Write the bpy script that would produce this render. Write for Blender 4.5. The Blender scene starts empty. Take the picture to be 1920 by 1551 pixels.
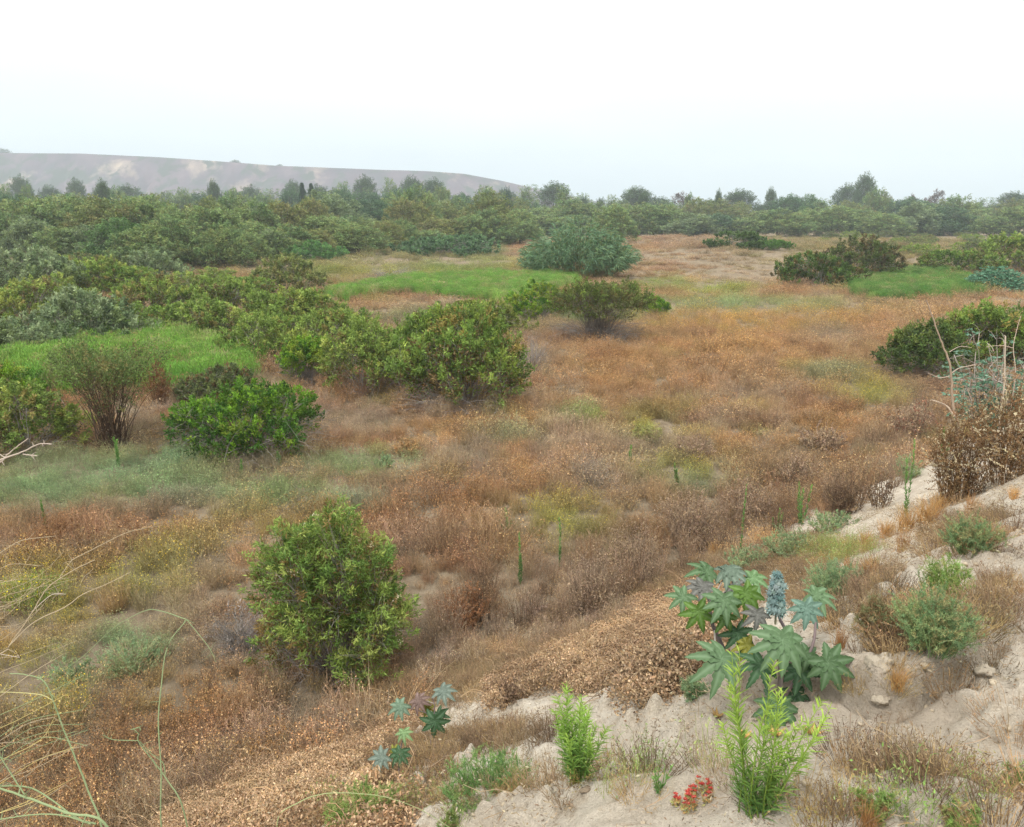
import bpy, math, random
import numpy as np
from mathutils import Vector
rng = np.random.default_rng(11)
random.seed(5)
C = bpy.context.scene.collection
PI = math.pi

# ---------------------------------------------------------------- camera numbers
F = 1507.0; CX = 960.0; CY = 775.5
PITCH = math.radians(14.0); cp, sp = math.cos(PITCH), math.sin(PITCH)
CZ = 6.2

def ray(px, py):
    u = (px - CX) / F; v = (py - CY) / F
    return np.array([u, cp - v * sp, -(sp + v * cp)])

def project(x, y, z):
    z = z - CZ
    depth = y * cp - z * sp
    up = y * sp + z * cp
    depth = np.where(depth < .05, .05, depth)
    return CX + F * x / depth, CY - F * up / depth, depth

def lin(r, g, b):
    c = np.array([r, g, b], float) / 255.0
    return np.where(c <= .04045, c / 12.92, ((c + .055) / 1.055) ** 2.4)

# ---------------------------------------------------------------- noise
def _h(ix, iy, seed):
    n = (ix * 374761393 + iy * 668265263 + seed * 144269504) & 0xffffffff
    n = ((n ^ (n >> 13)) * 1274126177) & 0xffffffff
    n = ((n ^ (n >> 16)) * 668265263) & 0xffffffff
    return ((n >> 8) & 0xffff) / 65535.0

def vnoise(x, y, seed=0):
    x = np.asarray(x, float); y = np.asarray(y, float)
    ix = np.floor(x).astype(np.int64); iy = np.floor(y).astype(np.int64)
    fx = x - ix; fy = y - iy
    fx = fx * fx * fx * (fx * (fx * 6 - 15) + 10); fy = fy * fy * fy * (fy * (fy * 6 - 15) + 10)
    a = _h(ix, iy, seed); b = _h(ix + 1, iy, seed); c = _h(ix, iy + 1, seed); d = _h(ix + 1, iy + 1, seed)
    return (a + (b - a) * fx) * (1 - fy) + (c + (d - c) * fx) * fy

def fbm(x, y, sc, octv=3, seed=0):
    t = 0; a = 1.0; s = 0; ca, sa = .8, .6
    x = np.asarray(x, float) / sc; y = np.asarray(y, float) / sc
    for o in range(octv):
        t = t + a * (vnoise(x, y, seed + o * 17) - .5) * 2; s += a; a *= .5
        x, y = (x * ca - y * sa) * 2.03 + 3.1, (x * sa + y * ca) * 2.03 + 1.7
    return t / s

def ridged(x, y, sc, octv=3, seed=0):
    return 1 - np.abs(fbm(x, y, sc, octv, seed)) * 2

def sstep(a, b, x):
    t = np.clip((x - a) / (b - a), 0, 1); return t * t * (3 - 2 * t)

# ---------------------------------------------------------------- terrain
TX, TY = .759, .651
DP = [-40, -8, 0, .7, 1.2, 1.7, 2.2, 3.5, 5, 6.5, 7.6, 8.6, 10, 6000]
DR = [1.5, 1.5, 1.55, 1.68, 1.85, 2.12, 2.5, 3.35, 4.35, 5.35, 5.92, 6.12, 6.2, 6.2]
DPf = np.linspace(-40, 60, 4001); DRf = np.interp(DPf, DP, DR)
_k = np.hanning(41); _k /= _k.sum()
DRf = np.convolve(np.pad(DRf, 20, mode='edge'), _k, 'valid')

def base_H(x, y):
    d = -TY * x + TX * y; s = TX * x + TY * y
    w = sstep(-1, 1.5, d)
    d2 = d + w * .45 * fbm(x, y, 3.2, 2, 3) - .35 * sstep(6, 16, s)
    z = CZ - np.interp(d2, DPf, DRf)
    # swell of the bank on the right
    z = z + .22 * sstep(3.2, 5.2, s) * np.exp(-((d - 1.5) / .95) ** 2) * (1 - sstep(9, 14, s))
    return z

LEDGES = []
def seg_dist(x, y, P):
    """signed distance (positive = left side of travel) and closeness to the polyline"""
    best = np.full(np.shape(x), 1e9); sg = np.ones(np.shape(x)); tt = np.zeros(np.shape(x))
    n = len(P) - 1
    for i in range(n):
        ax, ay = P[i]; bx, by = P[i + 1]; dx, dy = bx - ax, by - ay; L2 = dx * dx + dy * dy
        t = np.clip(((x - ax) * dx + (y - ay) * dy) / L2, 0, 1)
        qx = x - ax - t * dx; qy = y - ay - t * dy
        dd = np.hypot(qx, qy); side = np.sign(dx * (y - ay) - dy * (x - ax))
        m = dd < best
        best = np.where(m, dd, best); sg = np.where(m, side, sg); tt = np.where(m, (i + t) / n, tt)
    return best * sg, tt

def H(x, y):
    x = np.asarray(x, float); y = np.asarray(y, float)
    z = base_H(x, y)
    d = -TY * x + TX * y; r = np.hypot(x, y)
    near = 1 - sstep(12, 26, r)
    sand = (1 - sstep(6.8, 9, d)) * near
    flat = 1 - sand
    z = z + sand * (.042 * ridged(x, y, 1.3, 3, 21) + .05 * fbm(x, y, .6, 3, 5) + .03 * ridged(x + y, y * 1.4, .35, 2, 9) + .016 * fbm(x, y, .07, 3, 8) - .05)
    lump = fbm(x, y, .13, 2, 31)
    z = z + sand * .07 * np.clip(lump - .08, 0, 1) * 2 * sstep(-.05, .1, fbm(x, y, 1.1, 2, 77)) - sand * .05 * sstep(.86, .98, ridged(x, y, .75, 2, 93)) * sstep(-.1, .2, fbm(x, y, 1.5, 2, 94))
    z = z + flat * (.16 * fbm(x, y, 6, 3, 41) * sstep(8, 14, d) + .05 * fbm(x, y, 1.1, 2, 42))
    far = sstep(60, 120, y)
    z = z + far * (1 - sstep(260, 500, r)) * .5 * fbm(x, y, 40, 2, 51)
    z = z + 1.3 * np.exp(-((x - 30) / 26) ** 2 - ((y - 118) / 26) ** 2)
    for P, hh, wd, back in LEDGES:
        sd, tt = seg_dist(x, y, P)
        sd = sd + .05 * fbm(x, y, .25, 2, 60)
        e = np.sin(np.clip(tt, 0, 1) * PI) ** .5
        z = z + hh * e * sstep(-wd, wd, sd) * (1 - sstep(back * .3, back, sd))
        z = z - hh * .55 * e * np.exp(-((sd + wd * 1.6) / (wd * 1.6)) ** 2)
    return z

def hit(px, py, f=None):
    f = f or H
    dx, dy, dz = ray(px, py)
    k = 1.0 * 1.012 ** np.arange(760)
    dif = CZ + dz * k - f(dx * k, dy * k)
    i = np.argmax(dif < 0)
    if dif[i] >= 0: i = len(k) - 1
    a, b = k[i - 1], k[i]
    for _ in range(3):
        kk = np.linspace(a, b, 12); dif = CZ + dz * kk - f(dx * kk, dy * kk)
        j = int(np.argmax(dif < 0)); j = max(j, 1); a, b = kk[j - 1], kk[j]
    k = (a + b) / 2
    return np.array([dx * k, dy * k, CZ + dz * k])

def led(pts, hh, wd, back):
    P = [tuple(hit(a, b, base_H)[:2]) for a, b in pts]
    LEDGES.append((P, hh, wd, back))
# travel right to left in the picture puts the raised side behind (positive = left of travel)
led([(1180, 1318), (1300, 1290), (1450, 1290), (1560, 1285), (1640, 1300), (1700, 1280), (1790, 1235), (1990, 1150)], .13, .025, .9)
led([(560, 1600), (800, 1515), (960, 1490), (1150, 1470), (1340, 1448), (1470, 1462)], -.10, .05, .7)
led([(1440, 1460), (1560, 1420), (1680, 1405), (1800, 1440), (1950, 1500)], -.07, .035, .5)
led([(1560, 1200), (1650, 1170), (1700, 1130), (1790, 1100), (1960, 1040)], .08, .03, .6)

def at(px, py, dist):
    """point on the pixel's ray at this depth (metres along the view axis)"""
    d = ray(px, py); return np.array([d[0] * dist, d[1] * dist, CZ + d[2] * dist])

# ---------------------------------------------------------------- mesh builder
def unit(v):
    return v / np.maximum(np.linalg.norm(v, axis=-1, keepdims=True), 1e-9)

class QB:
    def __init__(s): s.V = []; s.Q = []; s.C = []; s.n = 0
    def add(s, V, Q, Cc):
        V = np.asarray(V, np.float32).reshape(-1, 3)
        Cc = np.broadcast_to(np.asarray(Cc, np.float32), V.shape)
        s.V.append(V); s.Q.append(np.asarray(Q, np.int32).reshape(-1, 4) + s.n); s.C.append(Cc); s.n += len(V)
    def mesh(s, name, mat, smooth=False):
        V = np.concatenate(s.V); Q = np.concatenate(s.Q); Cc = np.concatenate(s.C)
        me = bpy.data.meshes.new(name)
        me.vertices.add(len(V)); me.vertices.foreach_set('co', V.ravel())
        me.loops.add(Q.size); me.loops.foreach_set('vertex_index', Q.ravel())
        me.polygons.add(len(Q)); me.polygons.foreach_set('loop_start', np.arange(0, Q.size, 4, dtype=np.int32))
        me.polygons.foreach_set('loop_total', np.full(len(Q), 4, np.int32))
        if smooth: me.polygons.foreach_set('use_smooth', np.ones(len(Q), bool))
        me.update(calc_edges=True)
        at_ = me.color_attributes.new('col', 'FLOAT_COLOR', 'POINT')
        at_.data.foreach_set('color', np.concatenate([Cc, np.ones((len(Cc), 1), np.float32)], 1).ravel())
        me.materials.append(mat)
        return me

def rand_unit(n):
    v = rng.normal(size=(n, 3)); return unit(v)

def leaves(qb, P, D, L, W, Cc, fold=.15):
    n = len(P); D = unit(D); L = np.broadcast_to(L, (n,))[:, None]; W = np.broadcast_to(W, (n,))[:, None]
    S = unit(np.cross(D, rand_unit(n))); N = np.cross(D, S)
    V = np.stack([P, P + D * L * .42 + S * W * .5, P + D * L + N * L * fold, P + D * L * .42 - S * W * .5], 1)
    Q = np.arange(n * 4).reshape(n, 4)
    Cc = np.repeat(np.broadcast_to(Cc, (n, 3))[:, None, :], 4, 1)
    qb.add(V, Q, Cc.reshape(-1, 3))

def ribbons(qb, paths, Wd, Cc, sd=None):
    n, k, _ = paths.shape
    T = unit(np.gradient(paths, axis=1)); R = (rand_unit(n) if sd is None else sd)[:, None, :]
    S = unit(np.cross(T, np.broadcast_to(R, T.shape)))
    Wd = np.broadcast_to(Wd, (n, k))[:, :, None] * .5
    V = np.stack([paths + S * Wd, paths - S * Wd], 2)
    i = np.arange(n)[:, None] * k * 2 + np.arange(k - 1)[None, :] * 2
    Q = np.stack([i, i + 1, i + 3, i + 2], -1)
    Cc = np.asarray(Cc)
    if Cc.ndim == 1: Cc = np.broadcast_to(Cc, (n, k, 3))
    elif Cc.ndim == 2: Cc = np.broadcast_to(Cc[:, None, :], (n, k, 3))
    else: Cc = np.broadcast_to(Cc, (n, k, 3))
    qb.add(V, Q, np.repeat(Cc[:, :, None, :], 2, 2).reshape(-1, 3))

def tubes(qb, paths, R, Cc, sides=3):
    n, k, _ = paths.shape
    T = unit(np.gradient(paths, axis=1))
    ref = np.where(np.abs(T[..., 2:3]) > .9, np.array([1., 0, 0]), np.array([0, 0, 1.]))
    A = unit(np.cross(T, ref)); B = np.cross(T, A)
    R = np.broadcast_to(R, (n, k))[:, :, None, None]
    a = np.arange(sides) * 2 * PI / sides
    V = paths[:, :, None, :] + R * (np.cos(a)[:, None] * A[:, :, None, :] + np.sin(a)[:, None] * B[:, :, None, :])
    i = np.arange(n)[:, None, None] * k * sides + np.arange(k - 1)[None, :, None] * sides
    j = np.arange(sides)[None, None, :]; j2 = (j + 1) % sides
    Q = np.stack([i + j, i + j2, i + sides + j2, i + sides + j], -1)
    Cc = np.asarray(Cc)
    if Cc.ndim == 1: Cc = np.broadcast_to(Cc, (n, k, 3))
    elif Cc.ndim == 2: Cc = np.broadcast_to(Cc[:, None, :], (n, k, 3))
    else: Cc = np.broadcast_to(Cc, (n, k, 3))
    qb.add(V, Q, np.repeat(Cc[:, :, None, :], sides, 2).reshape(-1, 3))

def spline(pts, k=24):
    """Catmull-Rom through points"""
    P = np.array(pts, float); P = np.vstack([2 * P[0] - P[1], P, 2 * P[-1] - P[-2]])
    out = []; m = len(P) - 3
    for t in np.linspace(0, m - 1e-6, k):
        i = int(t); f = t - i; a, b, c, d = P[i:i + 4]
        out.append(.5 * ((2 * b) + (-a + c) * f + (2 * a - 5 * b + 4 * c - d) * f * f + (-a + 3 * b - 3 * c + d) * f ** 3))
    return np.array(out)

def jit(cols, n, amt=.18, w=None):
    cols = np.array(cols); i = rng.choice(len(cols), n, p=w)
    return cols[i] * (1 + rng.uniform(-amt, amt, (n, 1))) * (1 + rng.uniform(-.05, .05, (n, 3)))

# ---------------------------------------------------------------- materials
def new_mat(name):
    m = bpy.data.materials.new(name); m.use_nodes = True
    nt = m.node_tree; nt.nodes.clear()
    return m, nt, nt.nodes, nt.links

def leaf_mat(name, rough=.6, trans=.3, tint=False, spec=.25, var=.18):
    m, nt, N, L = new_mat(name)
    a = N.new('ShaderNodeAttribute'); a.attribute_name = 'col'
    col = a.outputs['Color']
    def mul(c1, c2):
        x = N.new('ShaderNodeMix'); x.data_type = 'RGBA'; x.blend_type = 'MULTIPLY'; x.inputs[0].default_value = 1
        L.new(c1, x.inputs[6]); L.new(c2, x.inputs[7]); return x.outputs[2]
    if tint:
        t = N.new('ShaderNodeAttribute'); t.attribute_name = 'tint'; t.attribute_type = 'INSTANCER'
        col = mul(col, t.outputs['Color'])
    g = N.new('ShaderNodeNewGeometry'); nz = N.new('ShaderNodeTexNoise'); nz.inputs['Scale'].default_value = 3.0
    L.new(g.outputs['Position'], nz.inputs['Vector'])
    mr = N.new('ShaderNodeMapRange'); mr.inputs[1].default_value = .3; mr.inputs[2].default_value = .7
    mr.inputs[3].default_value = 1 - var; mr.inputs[4].default_value = 1 + var
    L.new(nz.outputs['Fac'], mr.inputs[0])
    cmb = N.new('ShaderNodeCombineColor')
    for i in range(3): L.new(mr.outputs[0], cmb.inputs[i])
    col = mul(col, cmb.outputs[0])
    p = N.new('ShaderNodeBsdfPrincipled'); p.inputs['Roughness'].default_value = rough
    p.inputs['Specular IOR Level'].default_value = spec
    L.new(col, p.inputs['Base Color'])
    o = N.new('ShaderNodeOutputMaterial')
    if trans > 0:
        tr = N.new('ShaderNodeBsdfTranslucent'); L.new(col, tr.inputs['Color'])
        mx = N.new('ShaderNodeMixShader'); mx.inputs[0].default_value = trans
        L.new(p.outputs[0], mx.inputs[1]); L.new(tr.outputs[0], mx.inputs[2]); L.new(mx.outputs[0], o.inputs[0])
    else:
        L.new(p.outputs[0], o.inputs[0])
    return m

M_LEAF = leaf_mat('leaf_foliage', trans=.22)
M_WOOD = leaf_mat('dry_wood', .85, 0, spec=.1)
M_STUFF = leaf_mat('weed_cover', .8, .12, tint=True, spec=.1)
M_WAX = leaf_mat('waxy_leaf', .58, .12, spec=.2, var=.16)

# ---------------------------------------------------------------- objects
def tag(o, label=None, cat=None, group=None, kind=None):
    if label: o['label'] = label
    if cat: o['category'] = cat
    if group: o['group'] = group
    if kind: o['kind'] = kind
    return o

def root(name, loc, label, cat, group=None, rz=0, sc=(1, 1, 1)):
    o = bpy.data.objects.new(name, None); C.objects.link(o); o.empty_display_size = .1
    o.location = [float(v) for v in loc]; o.rotation_euler = (0, 0, rz); o.scale = sc
    return tag(o, label, cat, group)

def part(name, me, parent):
    o = bpy.data.objects.new(name, me); C.objects.link(o); o.parent = parent; return o

def single(name, me, loc=(0, 0, 0), rz=0, sc=(1, 1, 1)):
    o = bpy.data.objects.new(name, me); C.objects.link(o); o.location = [float(v) for v in loc]
    o.rotation_euler = (0, 0, rz); o.scale = sc; return o
# ================================================================ ground
def build_ground():
    rr = [0.0, .35]; r = .7
    while r < 13: rr.append(r); r *= 1.0065
    while r < 60: rr.append(r); r *= 1.014
    while r < 6000: rr.append(r); r *= 1.04
    rr = np.array(rr)
    aa = np.concatenate([np.linspace(-47, 47, 760), np.linspace(47, 313, 90)[1:-1]])
    aa = np.radians(aa); na = len(aa)
    A, R = np.meshgrid(aa, rr[1:])
    X = R * np.sin(A); Y = R * np.cos(A); Z = H(X, Y)
    V = np.stack([X, Y, Z], -1).reshape(-1, 3).astype(np.float32)
    nr = len(rr) - 1
    i = np.arange(nr - 1)[:, None] * na; j = np.arange(na)[None, :]; j2 = (j + 1) % na
    Q = np.stack([i + j, i + na + j, i + na + j2, i + j2], -1).reshape(-1, 4)
    d = -TY * X + TX * Y
    px, py, _ = project(X, Y, Z)
    sand = 1 - sstep(6.6, 8.2, d + .9 * fbm(X, Y, 1.6, 3, 71))
    qb = QB(); qb.add(V, Q, np.stack([sand, sand * 0, sand * 0], -1).reshape(-1, 3))
    # centre disc under the camera
    c0 = len(V); ring = V[:na]
    cen = np.array([[0, 0, float(H(0, 0))]])
    Vc = np.vstack([ring, cen]); k = np.arange(0, na - 1, 2)
    Qc = np.stack([np.full(len(k), na), k, k + 1, (k + 2) % na], -1)
    qb.add(Vc, Qc[:, ::-1], np.array([1., 0, 0]))
    m, nt, N, L = new_mat('sandy_soil')
    at_ = N.new('ShaderNodeAttribute'); at_.attribute_name = 'col'
    sx = N.new('ShaderNodeSeparateColor'); L.new(at_.outputs['Color'], sx.inputs[0])
    g = N.new('ShaderNodeNewGeometry')
    def noise(s, det=6, rough=.6, dist=0):
        n = N.new('ShaderNodeTexNoise'); n.inputs['Scale'].default_value = s; n.inputs['Detail'].default_value = det
        n.inputs['Roughness'].default_value = rough; n.inputs['Distortion'].default_value = dist
        L.new(g.outputs['Position'], n.inputs['Vector']); return n.outputs['Fac']
    def ramp(src, stops):
        r_ = N.new('ShaderNodeValToRGB'); e = r_.color_ramp.elements
        while len(e) < len(stops): e.new(.5)
        for q, (p, c) in enumerate(stops): e[q].position = p; e[q].color = (*c, 1)
        L.new(src, r_.inputs[0]); return r_.outputs[0]
    def mix(f, a, b, t='MIX'):
        x = N.new('ShaderNodeMix'); x.data_type = 'RGBA'; x.blend_type = t
        if isinstance(f, float): x.inputs[0].default_value = f
        else: L.new(f, x.inputs[0])
        for q, v in ((6, a), (7, b)):
            if isinstance(v, tuple): x.inputs[q].default_value = (*v, 1)
            else: L.new(v, x.inputs[q])
        return x.outputs[2]
    sandc = ramp(noise(1.3, 8, .65, .3), [(.3, tuple(lin(188, 175, 158))), (.5, tuple(lin(209, 198, 181))), (.72, tuple(lin(224, 216, 201)))])
    speck = ramp(noise(120, 4, .75), [(.32, (.5, .46, .41)), (.42, (.97, .96, .95)), (.60, (1, 1, 1)), (.68, (1.1, 1.1, 1.1))])
    sandc = mix(.8, sandc, speck, 'MULTIPLY')
    lit = ramp(noise(9, 6, .75, .5), [(.32, (.60, .52, .45)), (.41, (.88, .84, .79)), (.48, (1, 1, 1))])
    sandc = mix(.75, sandc, lit, 'MULTIPLY')
    soil = ramp(noise(2.2, 8, .7), [(.3, tuple(lin(106, 94, 78))), (.5, tuple(lin(136, 122, 102))), (.7, tuple(lin(162, 149, 128)))])
    col = mix(sx.outputs[0], soil, sandc)
    p = N.new('ShaderNodeBsdfPrincipled'); p.inputs['Roughness'].default_value = .95; p.inputs['Specular IOR Level'].default_value = .05
    L.new(col, p.inputs['Base Color'])
    b1 = N.new('ShaderNodeBump'); b1.inputs['Strength'].default_value = 1.0; b1.inputs['Distance'].default_value = .045
    L.new(noise(14, 8, .7), b1.inputs['Height'])
    b2 = N.new('ShaderNodeBump'); b2.inputs['Strength'].default_value = .8; b2.inputs['Distance'].default_value = .012
    L.new(noise(90, 4, .7), b2.inputs['Height']); L.new(b1.outputs[0], b2.inputs['Normal'])
    L.new(b2.outputs[0], p.inputs['Normal'])
    o = N.new('ShaderNodeOutputMaterial'); L.new(p.outputs[0], o.inputs[0])
    me = qb.mesh('ground', m, smooth=True)
    g_ = single('ground', me); tag(g_, 'sandy embankment falling to a broad flat of dry soil', 'ground', kind='structure')

# ================================================================ mesa
def build_mesa():
    rx = [-2200, -900, -400, -200, 0, 150, 300, 430, 520, 600, 700, 800, 870, 940, 1000, 1040, 1120, 1200, 1290]
    ry = [262, 266, 272, 280, 287, 288, 295, 304, 311, 314, 318, 321, 326, 339, 353, 362, 378, 394, 404]
    cols = np.arange(-2200, 1290, 7.0)
    top = np.interp(cols, rx, ry)
    rows = np.concatenate([np.linspace(0, 1, 60), 1 + np.linspace(.04, 1, 10)])
    X = np.zeros((len(rows), len(cols))); Y = X.copy(); Z = X.copy()
    for j, c in enumerate(cols):
        d = ray(c, top[j]); D0 = 1250.0
        zr = max(CZ + d[2] / d[1] * D0, 1)
        gul = fbm(c / 60, 0, 1.0, 3, 5)
        for i, r in enumerate(rows):
            if r <= 1:
                Yv = D0 - 190 * (1 - r) ; zz = zr * (r ** (1.25 + .35 * gul)) - 3 * (1 - r)
                gg = float(abs(fbm(c / 26 + r * .6, r * 1.6, 1.0, 3, 8)))
                zz -= 20 * math.sin(PI * min(r, 1)) * gg * min(zr / 60, 1)
            else:
                Yv = D0 + 700 * (r - 1); zz = zr - .0 * r
            X[i, j] = d[0] / d[1] * D0 * (1 if r <= 1 else 1) ; Y[i, j] = Yv; Z[i, j] = zz
    nc = len(cols); i = np.arange(len(rows) - 1)[:, None] * nc; j = np.arange(nc - 1)[None, :]
    Q = np.stack([i + j, i + j + 1, i + nc + j + 1, i + nc + j], -1)
    qb = QB(); qb.add(np.stack([X, Y, Z], -1), Q, np.array([1., 1, 1]))
    m, nt, N, L = new_mat('scrub_slope')
    g = N.new('ShaderNodeNewGeometry')
    mp = N.new('ShaderNodeMapping'); mp.inputs['Scale'].default_value = (1, .8, .55); L.new(g.outputs['Position'], mp.inputs[0])
    def nz(s, seed, det=6):
        n = N.new('ShaderNodeTexNoise'); n.inputs['Scale'].default_value = s; n.inputs['Detail'].default_value = det; n.inputs['Roughness'].default_value = .62
        n.inputs['Distortion'].default_value = .4; n.noise_dimensions = '4D'; n.inputs['W'].default_value = seed
        L.new(mp.outputs[0], n.inputs['Vector']); return n.outputs['Fac']
    r1 = N.new('ShaderNodeValToRGB'); e = r1.color_ramp.elements; e.new(.5)
    for q, (p_, c_) in enumerate([(.35, lin(56, 58, 62)), (.5, lin(84, 70, 80)), (.68, lin(106, 88, 94))]): e[q].position = p_; e[q].color = (*c_, 1)
    L.new(nz(.02, 1), r1.inputs[0])
    r2 = N.new('ShaderNodeValToRGB'); e = r2.color_ramp.elements; e[0].position = .55; e[0].color = (0, 0, 0, 1); e[1].position = .74; e[1].color = (1, 1, 1, 1)
    L.new(nz(.016, 7.3), r2.inputs[0])
    mx = N.new('ShaderNodeMix'); mx.data_type = 'RGBA'; L.new(r2.outputs[0], mx.inputs[0]); L.new(r1.outputs[0], mx.inputs[6]); mx.inputs[7].default_value = (*lin(184, 164, 140), 1)
    r3 = N.new('ShaderNodeValToRGB'); e = r3.color_ramp.elements; e[0].position = .50; e[0].color = (0, 0, 0, 1); e[1].position = .58; e[1].color = (1, 1, 1, 1)
    L.new(nz(.045, 3.1, 3), r3.inputs[0])
    mx2 = N.new('ShaderNodeMix'); mx2.data_type = 'RGBA'; L.new(r3.outputs[0], mx2.inputs[0]); L.new(mx.outputs[2], mx2.inputs[6]); mx2.inputs[7].default_value = (*lin(58, 64, 54), 1)
    p = N.new('ShaderNodeBsdfPrincipled'); p.inputs['Roughness'].default_value = .95; L.new(mx2.outputs[2], p.inputs['Base Color'])
    o = N.new('ShaderNodeOutputMaterial'); L.new(p.outputs[0], o.inputs[0])
    h_ = single('mesa_hill', qb.mesh('mesa_hill', m, smooth=True))
    tag(h_, 'long flat topped scrub covered mesa with pale bare scars', 'hill', kind='structure')

# ================================================================ light, sky, air, camera
SUN_EL, SUN_AZ = math.radians(58), math.radians(-150)   # high, behind the cloud layer, over the camera's left shoulder
def build_light():
    w = bpy.data.worlds.new('World'); bpy.context.scene.world = w; w.use_nodes = True
    N = w.node_tree.nodes; L = w.node_tree.links; N.clear()
    sky = N.new('ShaderNodeTexSky'); sky.sky_type = 'NISHITA'; sky.sun_disc = False
    sky.sun_elevation = SUN_EL; sky.sun_rotation = SUN_AZ % (2 * PI); sky.air_density = 1.0; sky.dust_density = 6.0; sky.ozone_density = 1.0
    hs = N.new('ShaderNodeHueSaturation'); hs.inputs['Saturation'].default_value = .22
    L.new(sky.outputs[0], hs.inputs['Color'])
    # cloud layer: bright and nearly white overhead, a little bluer and thinner low down
    tc = N.new('ShaderNodeTexCoord'); sp_ = N.new('ShaderNodeSeparateXYZ'); L.new(tc.outputs['Generated'], sp_.inputs[0])
    mr = N.new('ShaderNodeMapRange'); mr.inputs[1].default_value = 0.0; mr.inputs[2].default_value = .42; mr.inputs[3].default_value = 0; mr.inputs[4].default_value = 1
    L.new(sp_.outputs['Z'], mr.inputs[0])
    nz = N.new('ShaderNodeTexNoise'); nz.inputs['Scale'].default_value = 1.6; nz.inputs['Detail'].default_value = 4
    mpp = N.new('ShaderNodeMapping'); mpp.inputs['Scale'].default_value = (1, 1, 4); L.new(tc.outputs['Generated'], mpp.inputs[0]); L.new(mpp.outputs[0], nz.inputs['Vector'])
    ad = N.new('ShaderNodeMath'); ad.operation = 'MULTIPLY_ADD'; L.new(nz.outputs['Fac'], ad.inputs[0]); ad.inputs[1].default_value = .5; L.new(mr.outputs[0], ad.inputs[2])
    sb = N.new('ShaderNodeMath'); sb.operation = 'SUBTRACT'; sb.use_clamp = True; L.new(ad.outputs[0], sb.inputs[0]); sb.inputs[1].default_value = .25
    cl = N.new('ShaderNodeMix'); cl.data_type = 'RGBA'; L.new(sb.outputs[0], cl.inputs[0])
    cl.inputs[6].default_value = (*[v * CLOUD for v in (.56, .655, .70)], 1); cl.inputs[7].default_value = (*[v * CLOUD for v in (1.16, 1.16, 1.13)], 1)
    mx = N.new('ShaderNodeMix'); mx.data_type = 'RGBA'; mx.inputs[0].default_value = .85
    L.new(hs.outputs[0], mx.inputs[6]); L.new(cl.outputs[2], mx.inputs[7])
    bg = N.new('ShaderNodeBackground'); bg.inputs['Strength'].default_value = .12
    L.new(mx.outputs[2], bg.inputs['Color'])
    o = N.new('ShaderNodeOutputWorld'); L.new(bg.outputs[0], o.inputs[0])
    s = bpy.data.lights.new('sun', 'SUN'); s.energy = 1.5; s.angle = math.radians(11); s.color = (1, .96, .9)
    so = bpy.data.objects.new('sun', s); C.objects.link(so)
    dirv = Vector((math.cos(SUN_EL) * math.sin(SUN_AZ), math.cos(SUN_EL) * math.cos(SUN_AZ), math.sin(SUN_EL)))
    so.rotation_euler = dirv.to_track_quat('Z', 'Y').to_euler(); so.location = (0, 0, 30)
CLOUD = 8.0
HAZE = .00042
def build_haze():
    bx0, bx1, by0, by1, bz0, bz1 = -2600, 2600, -300, 2100, -6, 135
    V = [(x, y, z) for z in (bz0, bz1) for y in (by0, by1) for x in (bx0, bx1)]
    Fc = [(0, 2, 3, 1), (4, 5, 7, 6), (0, 1, 5, 4), (2, 6, 7, 3), (0, 4, 6, 2), (1, 3, 7, 5)]
    me = bpy.data.meshes.new('haze'); me.from_pydata(V, [], Fc); me.update()
    m, nt, N, L = new_mat('haze'); v = N.new('ShaderNodeVolumePrincipled')
    v.inputs['Color'].default_value = (.80, .91, 1.0, 1); v.inputs['Density'].default_value = HAZE; v.inputs['Anisotropy'].default_value = .0
    o = N.new('ShaderNodeOutputMaterial'); L.new(v.outputs[0], o.inputs['Volume']); me.materials.append(m)
    tag(single('haze', me), 'pale marine haze filling the valley', 'haze', kind='stuff')

def build_camera():
    cam = bpy.data.cameras.new('camera'); o = bpy.data.objects.new('camera', cam); C.objects.link(o)
    cam.sensor_fit = 'HORIZONTAL'; cam.sensor_width = 36; cam.lens = 36 * F / 1920.0
    cam.clip_start = .05; cam.clip_end = 9000
    o.location = (0, 0, CZ); o.rotation_euler = (math.radians(90) - PITCH, 0, 0)
    sc = bpy.context.scene; sc.camera = o
    sc.view_settings.view_transform = 'Standard'; sc.view_settings.look = 'None'; sc.view_settings.gamma = 1
    sc.view_settings.exposure = EXPO
    sc.render.engine = 'CYCLES'; c = sc.cycles
    c.use_denoising = DENOISE; c.denoiser = 'OPENIMAGEDENOISE'; c.denoising_prefilter = 'NONE'; c.denoising_input_passes = 'RGB_ALBEDO_NORMAL'
    c.max_bounces = 6; c.diffuse_bounces = 3; c.glossy_bounces = 1; c.transmission_bounces = 3; c.transparent_max_bounces = 4; c.volume_bounces = 2
    c.caustics_reflective = False; c.caustics_refractive = False; c.use_adaptive_sampling = False
EXPO = .62
DENOISE = True

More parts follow.
